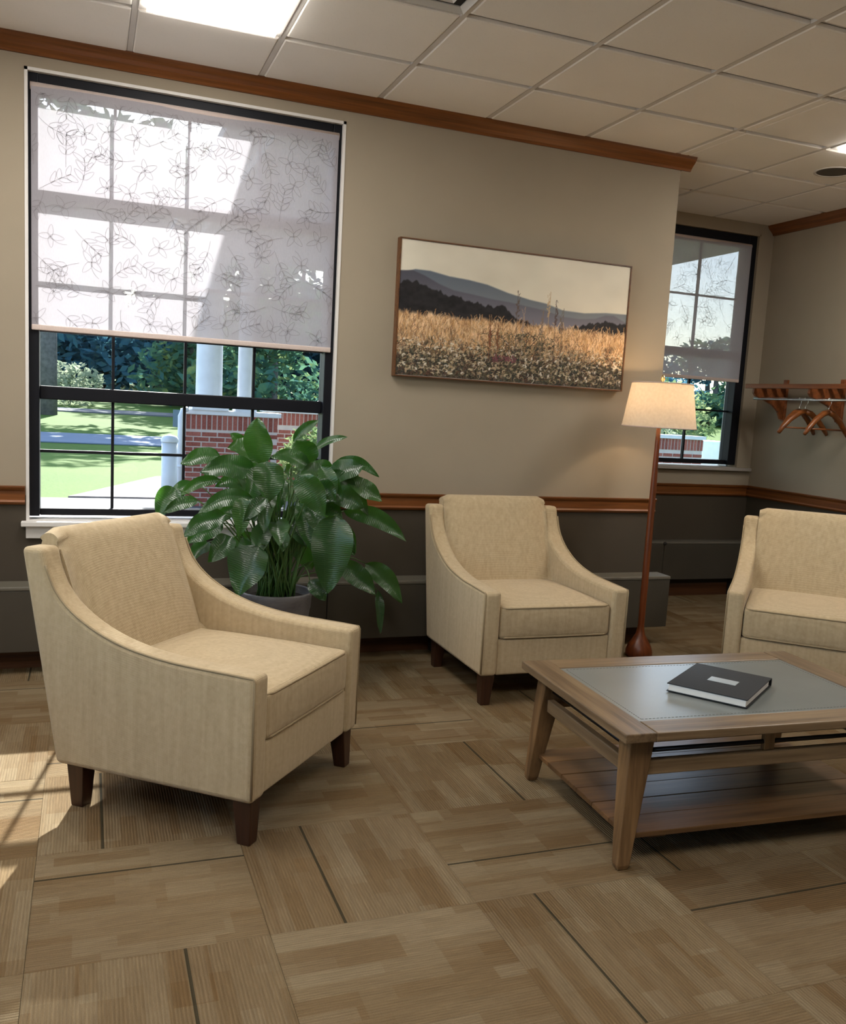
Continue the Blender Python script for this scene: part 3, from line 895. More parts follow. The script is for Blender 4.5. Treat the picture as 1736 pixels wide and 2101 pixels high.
# ------------------------------------------------------------------ painting
def painting():
    x0, x1, z0, z1 = 1.545, 2.978, 1.555, 2.280
    W_, H_ = x1 - x0, z1 - z0
    root = thing('landscape_painting', 'long thin-framed landscape painting of a golden meadow with dark hills', 'painting', ((x0 + x1) / 2, YW - 0.02, (z0 + z1) / 2))
    NXp, NZp = 430, 218
    rp = np.random.RandomState(5)
    img = np.zeros((NZp + 1, NXp + 1, 3))
    X = np.linspace(0, 1, NXp + 1)[None, :].repeat(NZp + 1, 0)
    Z = np.linspace(0, 1, NZp + 1)[:, None].repeat(NXp + 1, 1)
    def sm(n, k):
        a = rp.rand(n); xs = np.linspace(0, 1, n)
        return np.interp(np.linspace(0, 1, k), xs, a)
    def fbm(fx, fz):
        out = np.zeros((NZp + 1, NXp + 1)); amp = 1; tot = 0
        for o_ in range(3):
            gx_, gz_ = int(fx * 2 ** o_) + 2, int(fz * 2 ** o_) + 2
            g = rp.rand(gz_, gx_)
            xi = X * (gx_ - 1.001); zi = Z * (gz_ - 1.001)
            xa = xi.astype(int); za = zi.astype(int); fx_ = xi - xa; fz_ = zi - za
            fx_ = fx_ * fx_ * (3 - 2 * fx_); fz_ = fz_ * fz_ * (3 - 2 * fz_)
            v = g[za, xa] * (1 - fx_) * (1 - fz_) + g[za, xa + 1] * fx_ * (1 - fz_) + g[za + 1, xa] * (1 - fx_) * fz_ + g[za + 1, xa + 1] * fx_ * fz_
            out += v * amp; tot += amp; amp *= 0.55
        return out / tot
    def C(*c): return np.array(c, float)
    img[:] = C(210, 203, 186)
    img += (fbm(5, 4)[..., None] - 0.5) * 22
    xl = X[0]
    # far, mid and near ridges (height as a fraction of the canvas)
    far = np.interp(xl, [0, .06, .12, .2, .28, .36, .45, .55, .62, .7, .8, .9, 1], [.755, .79, .79, .765, .755, .735, .69, .655, .64, .60, .595, .615, .62])
    mid = np.interp(xl, [0, .05, .1, .16, .22, .3, .38, .46, .55, .62, .7, .78, .85, .9, .94, 1], [.77, .78, .75, .70, .665, .65, .63, .62, .60, .585, .55, .545, .56, .595, .60, .55])
    def below(h, soft=0.006):
        return np.clip((h[None, :] - Z) / soft + 0.5, 0, 1)[..., None]
    m_ = below(far, 0.01); img = img * (1 - m_) + (C(112, 118, 124) + (Z - .6)[..., None] * C(-120, -110, -80)) * m_
    m_ = below(mid, 0.01); img = img * (1 - m_) + (C(74, 74, 84) + (0.75 - Z)[..., None] * C(160, 150, 150)) * m_
    tre = np.interp(xl, [0, .04, .1, .15, .2, .26, .32, .38, .44, .47, .5, .56, .62, .68, .74, .8, .86, .9, .95, 1], [.69, .70, .69, .655, .61, .605, .59, .57, .575, .53, .49, .47, .46, .455, .46, .50, .52, .545, .53, .55])
    tre = tre + (sm(60, NXp + 1) - .5) * 0.035 + (sm(140, NXp + 1) - .5) * 0.02
    m_ = below(tre, 0.01); img = img * (1 - m_) + (C(34, 32, 34) + (fbm(40, 30)[..., None] - .5) * 26) * m_
    # meadow
    edge = 0.455 + 0.035 * sm(90, NXp + 1) - 0.02 * xl
    g = fbm(70, 14); g2 = fbm(30, 18); g3 = fbm(110, 60)
    d = np.clip(1 - Z / 0.45, 0, 1)[..., None]            # 0 at the top of the meadow, 1 at the foot
    top = C(200, 164, 124) + (g[..., None] - .5) * 110
    low = C(60, 52, 44) + (g3[..., None] - .5) * 170
    wgt = np.clip((d - 0.22 - (g2[..., None] - .5) * 0.7) * 2.4, 0, 1)
    field = top * (1 - wgt) + low * wgt
    m_ = below(edge, 0.03); img = img * (1 - m_) + field * m_
    def stroke(px, pz, ang, L, wd, c, curve=0.0, alpha=0.8):
        n = int(L * NZp * 1.6) + 2
        for t in range(n):
            s = t / n
            a = ang + curve * s
            x = px + s * L * math.cos(a) * H_ / W_; z = pz + s * L * math.sin(a)
            i, k = int(x * NXp), int(z * NZp)
            ww = wd if s < 0.75 else max(0.5, wd * (1 - s) * 4)
            r = int(math.ceil(ww))
            for di in range(-r + 1, r):
                if 0 <= i + di <= NXp and 0 <= k <= NZp:
                    img[k, i + di] = img[k, i + di] * (1 - alpha) + C(*c) * alpha
    R = random.Random(12)
    gold = [(212, 176, 134), (182, 144, 102), (226, 196, 158), (150, 110, 76), (200, 152, 100), (122, 90, 66)]
    for q in range(2600):
        px, pz = R.random(), R.uniform(0.17, 0.44)
        stroke(px, pz, PI / 2 + R.uniform(-.35, .35), R.uniform(0.02, 0.085), 1, R.choice(gold), R.uniform(-.6, .6), 0.6)
    darks = [(36, 30, 26), (58, 50, 36), (78, 74, 52), (48, 58, 54), (92, 64, 50), (104, 100, 76)]
    for q in range(2600):
        px = R.random(); pz = R.uniform(0, 0.29) * R.uniform(0.5, 1)
        stroke(px, pz, R.uniform(0, PI), R.uniform(0.015, 0.06), 1, R.choice(darks), R.uniform(-2.5, 2.5), 0.75)
    for q in range(700):
        px = R.gauss(0.55, 0.09); pz = R.uniform(0.02, 0.38)
        stroke(px, pz, R.uniform(0.3, 2.8), R.uniform(0.015, 0.06), 1, R.choice(darks), R.uniform(-2, 2), 0.65)
    lights = [(186, 170, 142), (156, 136, 106), (208, 198, 182), (142, 124, 102), (172, 150, 122)]
    for q in range(520):
        px = R.random(); pz = R.uniform(0.03, 0.30)
        stroke(px, pz, R.uniform(0, 2 * PI), R.uniform(0.012, 0.04), 1, R.choice(lights), R.uniform(-3, 3), 0.75)
    for q in range(340):
        px = R.random(); pz = R.uniform(0.03, 0.27)
        stroke(px, pz, R.uniform(0, PI), R.uniform(0.014, 0.03), 2, R.choice(lights), R.uniform(-3, 3), 0.8)
    for q in range(40):
        stroke(R.uniform(.4, .5), R.uniform(.15, .2), R.uniform(0, PI), 0.02, 2, (110, 62, 72), 0, 0.6)
    # tall seed stalks
    for px, h, c in ((0.50, .72, (92, 78, 70)), (0.635, .74, (176, 148, 112)), (0.672, .68, (84, 70, 66)), (0.70, .62, (104, 92, 82)), (0.385, .47, (110, 62, 40)), (0.42, .46, (110, 70, 46)), (0.612, .6, (120, 104, 92)), (0.525, .6, (150, 130, 116))):
        stroke(px, 0.18, PI / 2 + R.uniform(-.03, .03), h - 0.18, 1, c, 0, 0.8)
        for t in range(14):
            stroke(px + R.uniform(-.006, .006), h - 0.02 - t * 0.014, PI / 2 + R.uniform(-.7, .7), 0.02, 1 if t < 5 else 2, c, 0, 0.6)
    img = np.clip(img, 6, 250) / 255.0
    lin = np.where(img <= 0.04045, img / 12.92, ((img + 0.055) / 1.055) ** 2.4)
    # mesh carrying the painted colours
    xs = np.linspace(-W_ / 2 + 0.006, W_ / 2 - 0.006, NXp + 1); zs = np.linspace(-H_ / 2 + 0.006, H_ / 2 - 0.006, NZp + 1)
    co = np.zeros((NZp + 1, NXp + 1, 3)); co[..., 0] = xs[None, :]; co[..., 2] = zs[:, None]; co[..., 1] = -0.0255
    me = bpy.data.meshes.new('canvas')
    idx = np.arange((NZp + 1) * (NXp + 1)).reshape(NZp + 1, NXp + 1)
    quads = np.stack([idx[:-1, :-1], idx[:-1, 1:], idx[1:, 1:], idx[1:, :-1]], -1).reshape(-1, 4)
    me.vertices.add(co.size // 3); me.vertices.foreach_set('co', co.ravel())
    me.loops.add(quads.size); me.loops.foreach_set('vertex_index', quads.ravel())
    me.polygons.add(len(quads)); me.polygons.foreach_set('loop_start', np.arange(len(quads)) * 4)
    me.update(calc_edges=True)
    at = me.color_attributes.new('paint', 'FLOAT_COLOR', 'POINT')
    rgba = np.ones((co.size // 3, 4)); rgba[:, :3] = lin.reshape(-1, 3)
    at.data.foreach_set('color', rgba.ravel())
    t = NT('oil_paint')
    a = t.n('Attribute', attribute_name='paint')
    hs = t.n('HueSaturation'); hs.inputs['Value'].default_value = 1.12; t.l(a.outputs['Color'], hs.inputs['Color'])
    me.materials.append(t.done(t.bsdf(hs.outputs[0], 0.55, 0, t.bump(t.noise(t.coord('Object'), 400, 3), 0.15, 0.001), 0.3)))
    o = bpy.data.objects.new('canvas', me); COL.objects.link(o); o.parent = root
    MB().box(-W_ / 2 + 0.004, -0.024, -H_ / 2 + 0.004, W_ / 2 - 0.004, 0.012, H_ / 2 - 0.004).build('canvas_block', M['paper'], root)
    fm = wood('thin_frame_wood', srgb(70, 42, 24), srgb(118, 76, 42), 0, 0.4, 1, 30)
    d0, d1 = -0.031, 0.017
    for nm, b in (('frame_bar', (-W_ / 2 - .003, d0, H_ / 2 - .004, W_ / 2 + .003, d1, H_ / 2 + .003)), ('frame_bar', (-W_ / 2 - .003, d0, -H_ / 2 - .003, W_ / 2 + .003, d1, -H_ / 2 + .004)),
                  ('frame_bar', (-W_ / 2 - .003, d0, -H_ / 2 + .004, -W_ / 2 + .004, d1, H_ / 2 - .004)), ('frame_bar', (W_ / 2 - .004, d0, -H_ / 2 + .004, W_ / 2 + .003, d1, H_ / 2 - .004))):
        MB().box(*b).build(nm, fm, root)
painting()

# ------------------------------------------------------------------ armchairs
def catmull(pts, n=6):
    out = []
    P = [pts[0]] + list(pts) + [pts[-1]]
    for i in range(1, len(P) - 2):
        p0, p1, p2, p3 = [np.array(P[k], float) for k in (i - 1, i, i + 1, i + 2)]
        for t in range(n):
            s = t / n
            out.append(tuple(0.5 * (2 * p1 + (p2 - p0) * s + (2 * p0 - 5 * p1 + 4 * p2 - p3) * s * s + (3 * p1 - p0 - 3 * p2 + p3) * s ** 3)))
    out.append(tuple(pts[-1]))
    return out

def make_armchair():
    root = thing('armchair', 'x', 'armchair')
    HW, AW = 0.3925, 0.088
    # arm outline seen from the side (y back, z up): high wing, sweeping down to a flat arm
    sweep = catmull([(0.405, 0.872), (0.392, 0.820), (0.352, 0.738), (0.283, 0.674), (0.185, 0.622), (0.085, 0.590), (-0.015, 0.572), (-0.12, 0.562), (-0.27, 0.557), (-0.40, 0.555)], 4)
    sweep = [sweep[0]] + sweep[4:-3] + [sweep[-1]]
    prof = [(0.352, 0.145), (0.492, 0.868)] + sweep + [(-0.398, 0.145)]
    for s in (-1, 1):
        xa, xb = (s * HW, s * (HW - AW))
        lo, hi = min(xa, xb), max(xa, xb)
        pf = prof[::-1]
        arm = MB().prism(pf, lo, hi, 0).build('arm', M['fabric'], root, 0.019, 4, clamp=False)
        for p_ in arm.data.polygons: p_.use_smooth = True
        arm.data.set_sharp_from_angle(angle=math.radians(50)) if hasattr(arm.data, 'set_sharp_from_angle') else None
        # welt along the outer edge, over the front and down
        xo = s * (HW - 0.004)
        path = [(xo, y, z - 0.004) for y, z in sweep[1:]]
        path[-1] = (xo, -0.392, 0.549)
        path += [(xo, -0.396, 0.54), (xo, -0.395, 0.16)]
        MB().tube(path, 0.0042, 6).build('piping', M['piping'], arm)
    w = HW - AW
    MB().rbox((-w - 0.002, -0.386, 0.145), (w + 0.002, 0.352, 0.322), 0.012, 4).build('seat_base', M['fabric'], root, merge=True)
    def puff(p, nr, h):
        q = Vector(p)
        fx, fy = max(0, 1 - (p.x / h.x) ** 2), max(0, 1 - (p.y / h.y) ** 2)
        if nr.z > 0.2: q.z += 0.020 * (fx * fy) ** 0.6 * nr.z
        if nr.y < -0.5: q.y -= 0.010 * fx * max(0, 1 - (p.z / h.z) ** 2)
        return q
    cu = MB().rbox((-w + 0.003, -0.392, 0.322), (w - 0.003, 0.26, 0.478), 0.020, 10, puff).build('seat_cushion', M['fabric'], root, merge=True)
    for z in (0.472, 0.329):
        yb = -0.390
        MB().tube([(-w + 0.008, 0.10, z), (-w + 0.008, -0.35, z), (-w + 0.016, yb + 0.008, z), (-w + 0.04, yb - 0.001, z), (0, yb - 0.003, z), (w - 0.04, yb - 0.001, z), (w - 0.016, yb + 0.008, z), (w - 0.008, -0.35, z), (w - 0.008, 0.10, z)], 0.0045, 6).build('piping', M['piping'], cu)
    # raked back, gently crowned, rolling over at the top
    bp = catmull([(0.225, 0.42), (0.25, 0.50), (0.292, 0.62), (0.338, 0.74), (0.376, 0.84), (0.402, 0.895), (0.432, 0.922), (0.470, 0.918), (0.496, 0.885), (0.487, 0.83), (0.44, 0.60), (0.395, 0.36), (0.36, 0.16)], 4)
    bp += [(0.30, 0.16), (0.25, 0.30)]
    nx = 16; vs = []; n = len(bp)
    W2_ = w + 0.006
    for i in range(nx + 1):
        u = -1 + 2 * i / nx
        cr = (1 - u ** 4)
        edge = 1 - max(0, abs(u) - 0.90) / 0.10
        for (y, z) in bp:
            front = max(0, min(1, (0.44 - y + (z - 0.85) * 0.4) / 0.1)) if z > 0.3 else 0
            yy = y - 0.030 * cr * front * max(0, math.sin(PI * min(1, max(0, (z - 0.40) / 0.55)))) 
            # eased side edges
            ez = (1 - math.sqrt(max(0, 1 - (1 - edge) ** 2))) * 0.016
            cy_, cz_ = 0.40, 0.62
            zz = z - ez * (1 if z > 0.86 else 0)
            yy += ez * (1 if (front > 0.5) else -1) * (1 if z < 0.9 else 0)
            vs.append((u * W2_, yy, zz))
    fs = [(i * n + k, (i + 1) * n + k, (i + 1) * n + (k + 1) % n, i * n + (k + 1) % n) for i in range(nx) for k in range(n)]
    fs = [f[::-1] for f in fs]
    fs += [tuple(range(n)), tuple(range(nx * n, (nx + 1) * n))[::-1]]
    bk = MB().add(vs, fs, 0, True).build('backrest', M['fabric'], root)
    bk.data.polygons[len(fs) - 1].use_smooth = False; bk.data.polygons[len(fs) - 2].use_smooth = False
    # four tapered legs
    for sx in (-1, 1):
        for (yt, yb2) in ((-0.352, -0.362), (0.285, 0.278)):
            a, b = 0.033, 0.023
            cxt, cxb = sx * 0.342, sx * 0.350
            bot = [(cxb - b, yb2 - b, 0), (cxb + b, yb2 - b, 0), (cxb + b, yb2 + b, 0), (cxb - b, yb2 + b, 0)]
            top = [(cxt - a, yt - a, 0.148), (cxt + a, yt - a, 0.148), (cxt + a, yt + a, 0.148), (cxt - a, yt + a, 0.148)]
            MB().hexa(bot, top).build('leg', M['legwood'], root, 0.003)
    return root
chair = make_armchair()
def set_chair(o, x, y, deg, label):
    o.location = (x, y, 0); o.rotation_euler = (0, 0, math.radians(deg))
    tag(o, label, 'armchair', 'matching cream armchairs')
th = math.radians(50.0)
fw = Vector((math.sin(th), -math.cos(th))); sd = Vector((math.cos(th), math.sin(th)))
c1 = Vector((0.450, 2.751)) + fw * 0.06 + sd * 0.362 - fw * 0.40
c2 = copy_tree(chair); c3 = copy_tree(chair)
set_chair(chair, c1.x, c1.y, 50.0, 'cream armchair nearest, turned sideways in front of the large window')
set_chair(c2, 2.122, 4.208, 0.0, 'cream armchair against the wall beneath the painting')
set_chair(c3, 3.60, 3.745, -43.0, 'cream armchair cut off by the right edge, behind the coffee table')

# ------------------------------------------------------------------ coffee table
def coffee_table():
    root = thing('coffee_table', 'rustic wooden coffee table with grey leather inlay and lower shelf', 'table', (2.135, 2.606, 0), math.radians(-2.7))
    hx, hy, z0, z1 = 0.607, 0.398, 0.430, 0.460
    bw = 0.108
    for s in (-1, 1):
        a, b = sorted((s * hx, s * (hx - bw)))
        MB().box(a, -hy, z0, b, hy, z1).build('top_board', M['tabwood_y'], root, 0.004)
        a, b = sorted((s * hy, s * (hy - bw)))
        MB().box(-hx + bw + 0.0012, a, z0, hx - bw - 0.0012, b, z1 - 0.0006).build('top_board', M['tabwood_x'], root, 0.004)
    ix, iy = hx - bw - 0.0015, hy - bw - 0.0015
    inl = MB().box(-ix, -iy, z0 + 0.002, ix, iy, z1 - 0.003).build('leather_inlay', M['leather'], root, 0.002)
    inl['label'] = 'grey leather panel with stitched edge'
    st = MB(); step = 0.014; g = 0.018; zz = z1 - 0.0022
    k = -ix + g
    while k < ix - g:
        for yy in (-iy + g, iy - g):
            st.box(k, yy - 0.0009, zz - 0.001, k + 0.008, yy + 0.0009, zz)
        k += step
    k = -iy + g
    while k < iy - g:
        for xx in (-ix + g, ix - g):
            st.box(xx - 0.0009, k, zz - 0.001, xx + 0.0009, k + 0.008, zz)
        k += step
    o = st.build('stitching', M['stitch'], inl); o['kind'] = 'stuff'
    # splayed tapering legs with rounded feet
    for sx in (-1, 1):
        for sy in (-1, 1):
            secs = [(0.0, 0.556, 0.348, 0.016, 0.014), (0.018, 0.555, 0.347, 0.022, 0.020), (0.09, 0.549, 0.341, 0.026, 0.023), (0.30, 0.527, 0.322, 0.037, 0.032), (0.43, 0.512, 0.308, 0.044, 0.037)]
            mb = MB(); vs = []
            for z, px, py, a, b in secs:
                cx_, cy_ = sx * px, sy * py
                vs += [(cx_ - a, cy_ - b, z), (cx_ + a, cy_ - b, z), (cx_ + a, cy_ + b, z), (cx_ - a, cy_ + b, z)]
            fs = [(3, 2, 1, 0), tuple(range(len(vs) - 4, len(vs)))]
            for q in range(len(secs) - 1):
                for e in range(4):
                    f_ = (e + 1) % 4
                    fs.append((q * 4 + e, q * 4 + f_, q * 4 + 4 + f_, q * 4 + 4 + e))
            mb.add(vs, fs).build('leg', M['tabwood_z'], root, 0.004)
    # rails
    for s in (-1, 1):
        y = s * 0.322
        MB().box(-0.49, y - 0.014, 0.297, 0.49, y + 0.014, 0.345).build('rail', M['tabwood_x'], root, 0.004)
        x = s * 0.527
        MB().box(x - 0.014, -0.285, 0.292, x + 0.014, 0.285, 0.340).build('rail', M['tabwood_y'], root, 0.004)
        for z in (0.372, 0.404):
            MB().tube([(-0.478, s * 0.316, z), (0.478, s * 0.316, z)], 0.008, 8).build('rod', M['rod'], root)
            MB().tube([(s * 0.520, -0.276, z), (s * 0.520, 0.276, z)], 0.008, 8).build('rod', M['rod'], root)
        for bx in (-0.02,):
            MB().box(bx - 0.02, s * 0.316 - 0.010, 0.345, bx + 0.02, s * 0.316 + 0.010, 0.430).build('spacer_block', M['tabwood_z'], root, 0.002)
    # shelf of planks
    n = 6; y0 = -0.352; w_ = 0.704 / n
    for k in range(n):
        MB().box(-0.545, y0 + k * w_ + 0.001, 0.098, 0.545, y0 + (k + 1) * w_ - 0.001, 0.116 - 0.0008 * (k % 2)).build('shelf_plank', M['shelfwood'], root, 0.002)
    for s in (-1, 1):
        MB().box(s * 0.42 - 0.03, -0.33, 0.084, s * 0.42 + 0.03, 0.33, 0.098).build('shelf_batten', M['shelfwood'], root)
coffee_table()

def notebook():
    root = thing('ring_binder', 'thin black binder with grey label plate lying on the coffee table', 'binder', (2.118, 2.578, 0.4602), math.radians(36.0))
    w, h = 0.170, 0.140
    MB().rbox((-w, -h, 0.0), (w, h, 0.0032), 0.0015, 2).build('back_cover', M['binder'], root, merge=True)
    MB().rbox((-w, -h, 0.0265), (w, h, 0.0297), 0.0015, 2).build('front_cover', M['binder'], root, merge=True)
    MB().box(-w + 0.004, -h + 0.006, 0.0034, w - 0.02, h - 0.006, 0.0262).build('pages', M['paper'], root)
    sp = []
    for k in range(7):
        a = -PI / 2 + PI * k / 6
        sp.append((w - 0.004 + 0.0075 * math.cos(a), 0.01485 + 0.01485 * math.sin(a)))
    prof = sp + [(w - 0.006, 0.0297 - 0.003), (w - 0.006, 0.003)]
    MB().prism([(p, q) for p, q in prof], -h, h, 1).build('spine', M['binder'], root)
    lab = MB().rbox((-0.030, -0.060, 0.0297), (0.026, 0.040, 0.0307), 0.0005, 2).build('label_plate', M['silver_label'], root)
    lab['label'] = 'plain grey rectangular label'
notebook()

# ------------------------------------------------------------------ floor lamp
def floor_lamp():
    x, y = 3.056, 4.475
    root = thing('floor_lamp', 'floor lamp with slim reddish wooden pole and pleated cream shade', 'lamp', (x, y, 0))
    MB().lathe([(0.0, 0.0), (0.074, 0.0), (0.080, 0.012), (0.079, 0.035), (0.068, 0.066), (0.047, 0.100), (0.028, 0.135), (0.020, 0.17), (0.0195, 0.19)], 36).build('base', M['lampwood'], root)
    MB().lathe([(0.0185, 0.17), (0.0200, 0.45), (0.0200, 0.70), (0.018, 1.0), (0.014, 1.25), (0.012, 1.38), (0.0, 1.38)], 20).build('pole', M['lampwood'], root)
    MB().lathe([(0.008, 1.38), (0.013, 1.385), (0.013, 1.44), (0.0, 1.445)], 16).build('socket', M['lamp_socket'], root)
    b = MB().lathe([(0.012, 1.445), (0.014, 1.455), (0.028, 1.485), (0.030, 1.503), (0.022, 1.525), (0.0, 1.535)], 20).build('bulb', M['bulb'], root)
    # harp and finial
    hp = [(0.0, math.copysign(0.055, math.cos(t)) * abs(math.cos(t)) ** 0.6, 1.40 + 0.205 * math.sin(t)) for t in [PI * k / 14 for k in range(15)]]
    MB().tube(hp, 0.0018, 6).build('harp', M['brass'], root)
    MB().lathe([(0.0, 1.604), (0.010, 1.606), (0.006, 1.614), (0.013, 1.628), (0.012, 1.640), (0.004, 1.652), (0.0, 1.654)], 16).build('finial', M['brass'], root)
    # pleated shade, open above and below
    seg = 144
    pr = [(0.210, 1.352), (0.209, 1.358), (0.200, 1.41), (0.190, 1.48), (0.179, 1.55), (0.171, 1.600), (0.170, 1.606)]
    sh = MB().lathe(pr, seg, rfun=lambda i: 1 + (0.011 if i % 2 else -0.008)).build('lamp_shade', M['shade'], root)
    md = sh.modifiers.new('thick', 'SOLIDIFY'); md.thickness = 0.0012
    for r, z in ((0.211, 1.355), (0.172, 1.604)):
        MB().tube([(r * math.cos(2 * PI * k / 48), r * math.sin(2 * PI * k / 48), z) for k in range(48)], 0.0035, 6, closed=True).build('shade_trim', M['hem'], sh)
    sp = MB()
    for k in range(3):
        a = 2 * PI * k / 3 + 0.5
        sp.tube([(0, 0, 1.603), (0.171 * math.cos(a), 0.171 * math.sin(a), 1.603)], 0.0015, 5)
    sp.build('shade_spider', M['brass'], sh)
    L = bpy.data.lights.new('lamp_bulb_light', 'POINT'); L.energy = LAMP_W; L.color = (1.0, 0.70, 0.40); L.shadow_soft_size = 0.03
    lo = bpy.data.objects.new('lamp_bulb_light', L); COL.objects.link(lo); lo.parent = root; lo.location = (0, 0, 1.515)
floor_lamp()

# ------------------------------------------------------------------ potted peace lily
LEAVES = [(0.754, 4.3, 1.08, 0.721, 4.25, 1.282, 0.118), (0.736, 4.42, 1.118, 0.627, 4.37, 1.165, 0.105), (0.567, 4.3, 1.118, 0.405, 4.25, 1.101, 0.075), (0.721, 4.25, 1.058, 0.491, 4.2, 1.077, 0.101), (0.749, 4.12, 1.112, 0.752, 4.07, 0.939, 0.128), (0.991, 4.3, 1.076, 0.811, 4.25, 1.14, 0.075), (1.004, 4.4, 1.087, 0.94, 4.35, 1.194, 0.121), (1.099, 4.35, 1.015, 1.243, 4.3, 1.099, 0.103), (1.15, 4.4, 1.111, 1.339, 4.35, 1.057, 0.05), (0.902, 4.15, 1.051, 1.009, 4.1, 0.883, 0.114), (0.999, 4.15, 1.032, 1.061, 4.1, 0.947, 0.072), (1.272, 4.45, 1.009, 1.348, 4.4, 0.94, 0.053), (0.366, 4.2, 0.974, 0.289, 4.15, 0.864, 0.088), (0.456, 4.15, 0.922, 0.316, 4.1, 0.893, 0.053), (0.581, 4.18, 0.86, 0.408, 4.13, 0.794, 0.084), (0.689, 4.1, 0.945, 0.465, 4.05, 0.91, 0.071), (0.634, 4.05, 0.954, 0.621, 4.0, 0.797, 0.078), (0.743, 4.05, 0.952, 0.646, 4.0, 0.87, 0.056), (0.716, 4.08, 0.731, 0.628, 4.03, 0.534, 0.161), (1.077, 4.12, 0.87, 1.044, 4.07, 0.535, 0.17), (1.198, 4.42, 0.854, 1.501, 4.37, 0.74, 0.085), (1.159, 4.35, 0.607, 1.339, 4.3, 0.469, 0.096), (1.318, 4.4, 0.589, 1.498, 4.35, 0.411, 0.089), (0.571, 4.3, 1.006, 0.393, 4.25, 0.951, 0.049), (0.987, 4.2, 0.546, 1.049, 4.15, 0.468, 0.073), (0.945, 4.5, 1.188, 1.047, 4.45, 1.294, 0.045), (1.036, 4.45, 1.151, 1.18, 4.4, 1.232, 0.037), (0.531, 4.35, 0.706, 0.453, 4.3, 0.651, 0.072), (1.397, 4.42, 0.442, 1.41, 4.37, 0.242, 0.044), (0.731, 4.35, 0.969, 0.567, 4.3, 0.999, 0.088), (1.085, 4.3, 1.034, 0.938, 4.25, 1.059, 0.079), (0.645, 4.4, 0.869, 0.554, 4.35, 0.8, 0.072), (1.026, 4.3, 0.917, 1.138, 4.25, 0.849, 0.079), (0.893, 4.4, 1.008, 0.857, 4.35, 0.87, 0.048), (1.176, 4.3, 0.98, 1.051, 4.25, 0.938, 0.094), (1.179, 4.45, 0.744, 1.251, 4.4, 0.641, 0.073), (0.483, 4.45, 0.971, 0.34, 4.4, 0.893, 0.057), (0.712, 4.5, 1.138, 0.643, 4.45, 1.212, 0.049)]
